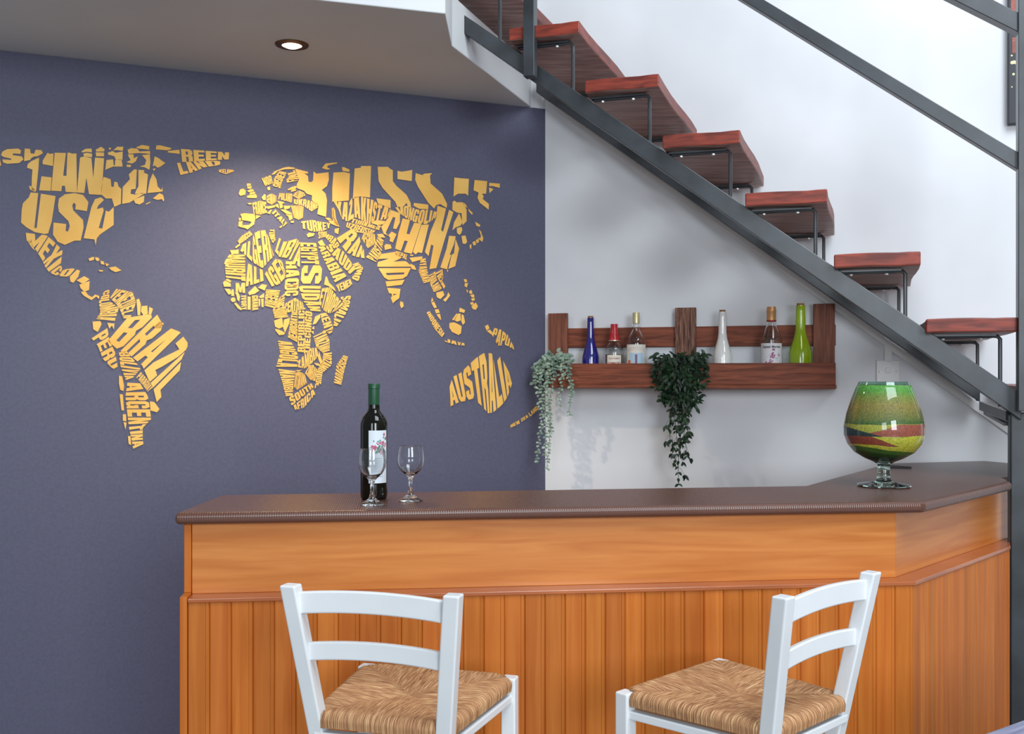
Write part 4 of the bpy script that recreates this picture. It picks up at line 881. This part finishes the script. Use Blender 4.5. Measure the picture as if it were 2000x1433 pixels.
# ---------------------------------------------------------------- rush seat bar chairs
rush = mat('woven_rush', (176,128,86), .6)
uvn = nd(rush,'ShaderNodeUVMap'); mp = nd(rush,'ShaderNodeMapping'); mp.inputs['Scale'].default_value = (170,5,1)
lk(rush, uvn.outputs[0], mp.inputs[0]); n1 = nd(rush,'ShaderNodeTexNoise'); n1.inputs['Scale'].default_value = 1.0; n1.inputs['Detail'].default_value = 4; n1.inputs['Distortion'].default_value = .8
lk(rush, mp.outputs[0], n1.inputs[0]); r1 = nd(rush,'ShaderNodeValToRGB'); lk(rush, n1.outputs[0], r1.inputs[0])
e = r1.color_ramp.elements; e[0].position = .28; e[0].color = lin((110,68,44)); e[1].position = .72; e[1].color = lin((232,198,150))
for pz, c in ((.42,(158,108,72)),(.52,(186,138,96)),(.6,(206,162,116))): q = e.new(pz); q.color = lin(c)
lk(rush, r1.outputs[0], bsdf(rush).inputs['Base Color'])
def rush_seat(a, b, L, zt, parent):
    """trapezoid seat; a,b half widths front/back, L depth, top height zt, built with twisted strand ridges"""
    n = 220; V = []; UV = []; rr = random.Random(1)
    cy = L*.5
    def corner_w(v): return b+(a-b)*v
    R = .017
    per = []    # the top as polar-like grid: s in [-1,1]^2
    ph = [rr.uniform(-1,1) for _ in range(400)]
    K = 64
    for i in range(n+1):
        for j in range(n+1):
            u = -1+2*i/n; v = -1+2*j/n
            m = max(abs(u), abs(v))                   # 0 centre .. 1 edge
            # wrap: last 30% of m rolls over the edge
            mm = m
            k = 1/.86
            if m <= .86: q = m*k*1.0; drop = 0
            else: q = 1; drop = (m-.86)/.14
            uu = u/m*q if m > 0 else 0; vv = v/m*q if m > 0 else 0
            Rl = R/ (L/2)
            # strand coordinate: along the edge direction
            if abs(v) >= abs(u): s_ = uu; side = 0 if v > 0 else 1; across = u/m if m else 0
            else: s_ = vv; side = 2 if u > 0 else 3; across = v/m if m else 0
            sc_ = s_*K/2
            ridge = abs(math.sin(PI*sc_))**.7
            idx = int(sc_+K)+side*90
            amp = .0022*(.75+.4*ph[idx % 400])
            # edge roll angle
            if drop > 0:
                th = min(drop,1)*1.9; out = R*math.sin(min(th,PI/2)) if th < PI/2 else R-.006*(th-PI/2)/.33*.3; dz = -R*(1-math.cos(th)) if th < PI/2 else -R-(th-PI/2)*.042
            else: out = 0; dz = 0
            # seat shape: slight dip toward centre along diagonals
            base = .004*(1-(q if q < 1 else 1))*-1
            diag = min(1, abs(abs(u)-abs(v))/(.16)) if m > .02 else 0
            cush = .006*math.sin(min(q,1)*PI*.5)*(.35+.65*diag)
            hw = corner_w((vv+1)/2)-R*1.0
            x = uu*hw; y = cy+vv*(L/2-R*1.0)
            if abs(v) >= abs(u): ox, oy = 0, (1 if v > 0 else -1)
            else: ox, oy = (1 if u > 0 else -1), 0
            # corner rounding
            t_ = max(0, min(abs(u),abs(v))/m-.90)/.10 if m else 0
            x += ox*out*(1-.5*t_); y += oy*out*(1-.5*t_)
            if drop > 0 and t_ > 0: x -= math.copysign(.012*t_, u); y -= math.copysign(.012*t_, v)
            z = zt-.007+base+cush+dz
            nx, ny, nz = (ox*math.sin(min(drop*1.9,PI/2)), oy*math.sin(min(drop*1.9,PI/2)), math.cos(min(drop*1.9,PI/2))) if drop > 0 else (0,0,1)
            h = amp*(ridge-.5)*(.6+.4*diag)
            V.append((x+nx*h, y+ny*h, z+nz*h))
            UV.append((s_*.5+side*1.37+.5, (m)*.9+side*3.1))
    mb = MB(); fs = []
    for i in range(n):
        for j in range(n): q0 = i*(n+1)+j; fs.append((q0, q0+n+1, q0+n+2, q0+1))
    N0 = len(V); mb.add(V, fs)
    o = mb.build('seat', rush, parent, smooth=180, merge=False)
    me = o.data; uvl = me.uv_layers.new(name='UVMap')
    # per loop, keep side consistent per face
    for p in me.polygons:
        c = p.center
        for li in p.loop_indices: uvl.data[li].uv = UV[me.loops[li].vertex_index]
    # underside
    mb = MB(); zb_ = zt-.045
    mb.prism([(-a+.02,L-.02),(-b+.02,.02),(b-.02,.02),(a-.02,L-.02)], zb_, zb_+.012)
    u = mb.build('seat_underside', rush, parent)
    return o
K_ = .87
a_, b_, c_h, L_, rk_ = .198*K_, .159*K_, .194*K_, .382*K_, .053*K_
ZT = CAMZ-.477*K_; ZS = CAMZ-.778*K_      # back post top, front leg top
def make_chair(x, y, th, label):
    t = thing('bar_chair', label, 'chair', (x,y,0), -th, 'rush seat chairs at the bar')
    lw = .033
    for s in (-1,1):
        mb = MB(); mb.box((s*a_, L_, ZS/2+.0), (lw, lw, ZS)); mb.build('front_leg', chairw, t, bevel=.004, segs=3)
        # rear post: straight below seat, raked above
        mb = MB(); h = lw/2; zj = ZS-.02
        sl = .17/(ZT-ZS); prof = [(0,.018,s*b_*.97), (ZS-.17,rk_*sl*.93,s*(b_-(c_h-b_)*sl*.93)), (ZS-.1,rk_*.1/(ZT-ZS),s*(b_-(c_h-b_)*.1/(ZT-ZS))), (ZT-.0,-rk_,s*c_h)]
        # extrapolated line between seat joint and top
        rings = []
        for i, (z, yy, xx) in enumerate(prof):
            rings.append([(xx-h,yy-h,z),(xx+h,yy-h,z),(xx+h,yy+h,z),(xx-h,yy+h,z)])
        vs = [p for r in rings for p in r]; fs = [(3,2,1,0)]+[(i*4+k,i*4+(k+1)%4,(i+1)*4+(k+1)%4,(i+1)*4+k) for i in range(3) for k in range(4)]+[(12,13,14,15)]
        mb.add(vs, fs); mb.build('back_post', chairw, t, bevel=.004, segs=3)
    # slats: arched and bowed
    def slat(ztop, hgt):
        mb = MB(); n = 14; th_ = .013
        def at(z): u = (z-ZS)/(ZT-ZS); return b_+(c_h-b_)*u, -rk_*u
        hw, yy = at(ztop-hgt/2); hw -= lw/2-.004; vs = []; 
        for i in range(n+1):
            s = -1+2*i/n; x = s*hw; arc = .007*(1-s*s); bow = -.005*(1-s*s)
            z1 = ztop+arc; z0 = ztop-hgt+arc
            for (dy, z) in ((-th_/2,z0),(th_/2,z0),(th_/2,z1),(-th_/2,z1)): vs.append((x, yy+dy+bow*-1+.0, z))
        fs = [(i*4+k,i*4+(k+1)%4,(i+1)*4+(k+1)%4,(i+1)*4+k) for i in range(n) for k in range(4)]+[(0,1,2,3),(n*4+3,n*4+2,n*4+1,n*4)]
        mb.add(vs, fs); return mb.build('back_slat', chairw, t, bevel=.003, segs=2, smooth=30)
    slat(ZT-.0145, .043); slat(ZT-.117, .036)
    rush_seat(a_+.012, b_+.012, L_+.03, ZS+.006, t).location = (0,-.015,0)
    # rails and stretchers
    zr = ZS-.045
    def rl(p, q, w=.022, h=.018, nm='rail'):
        mb = MB(); mb.bar(p, q, w, h); mb.build(nm, chairw, t, bevel=.003)
    for s in (-1,1):
        rl((s*a_,L_,zr),(s*b_,0,zr)); rl((s*a_,L_,.42),(s*b_*.97,.015,.42),nm='stretcher'); rl((s*a_,L_,.22),(s*b_*.97,.017,.22),nm='stretcher')
    rl((-a_,L_,zr),(a_,L_,zr)); rl((-b_,0,zr),(b_,0,zr)); rl((-a_,L_,.3),(a_,L_,.3),nm='stretcher'); rl((-b_,.016,.3),(b_,.016,.3),nm='stretcher')
    return t
make_chair(-.299*K_, 2.31*K_, .272, 'white wooden bar chair with rush seat, left of the two, its back nearly square on')
make_chair(.685*K_, 2.363*K_, -.761, 'white wooden bar chair with rush seat, right of the two, turned well to the left')
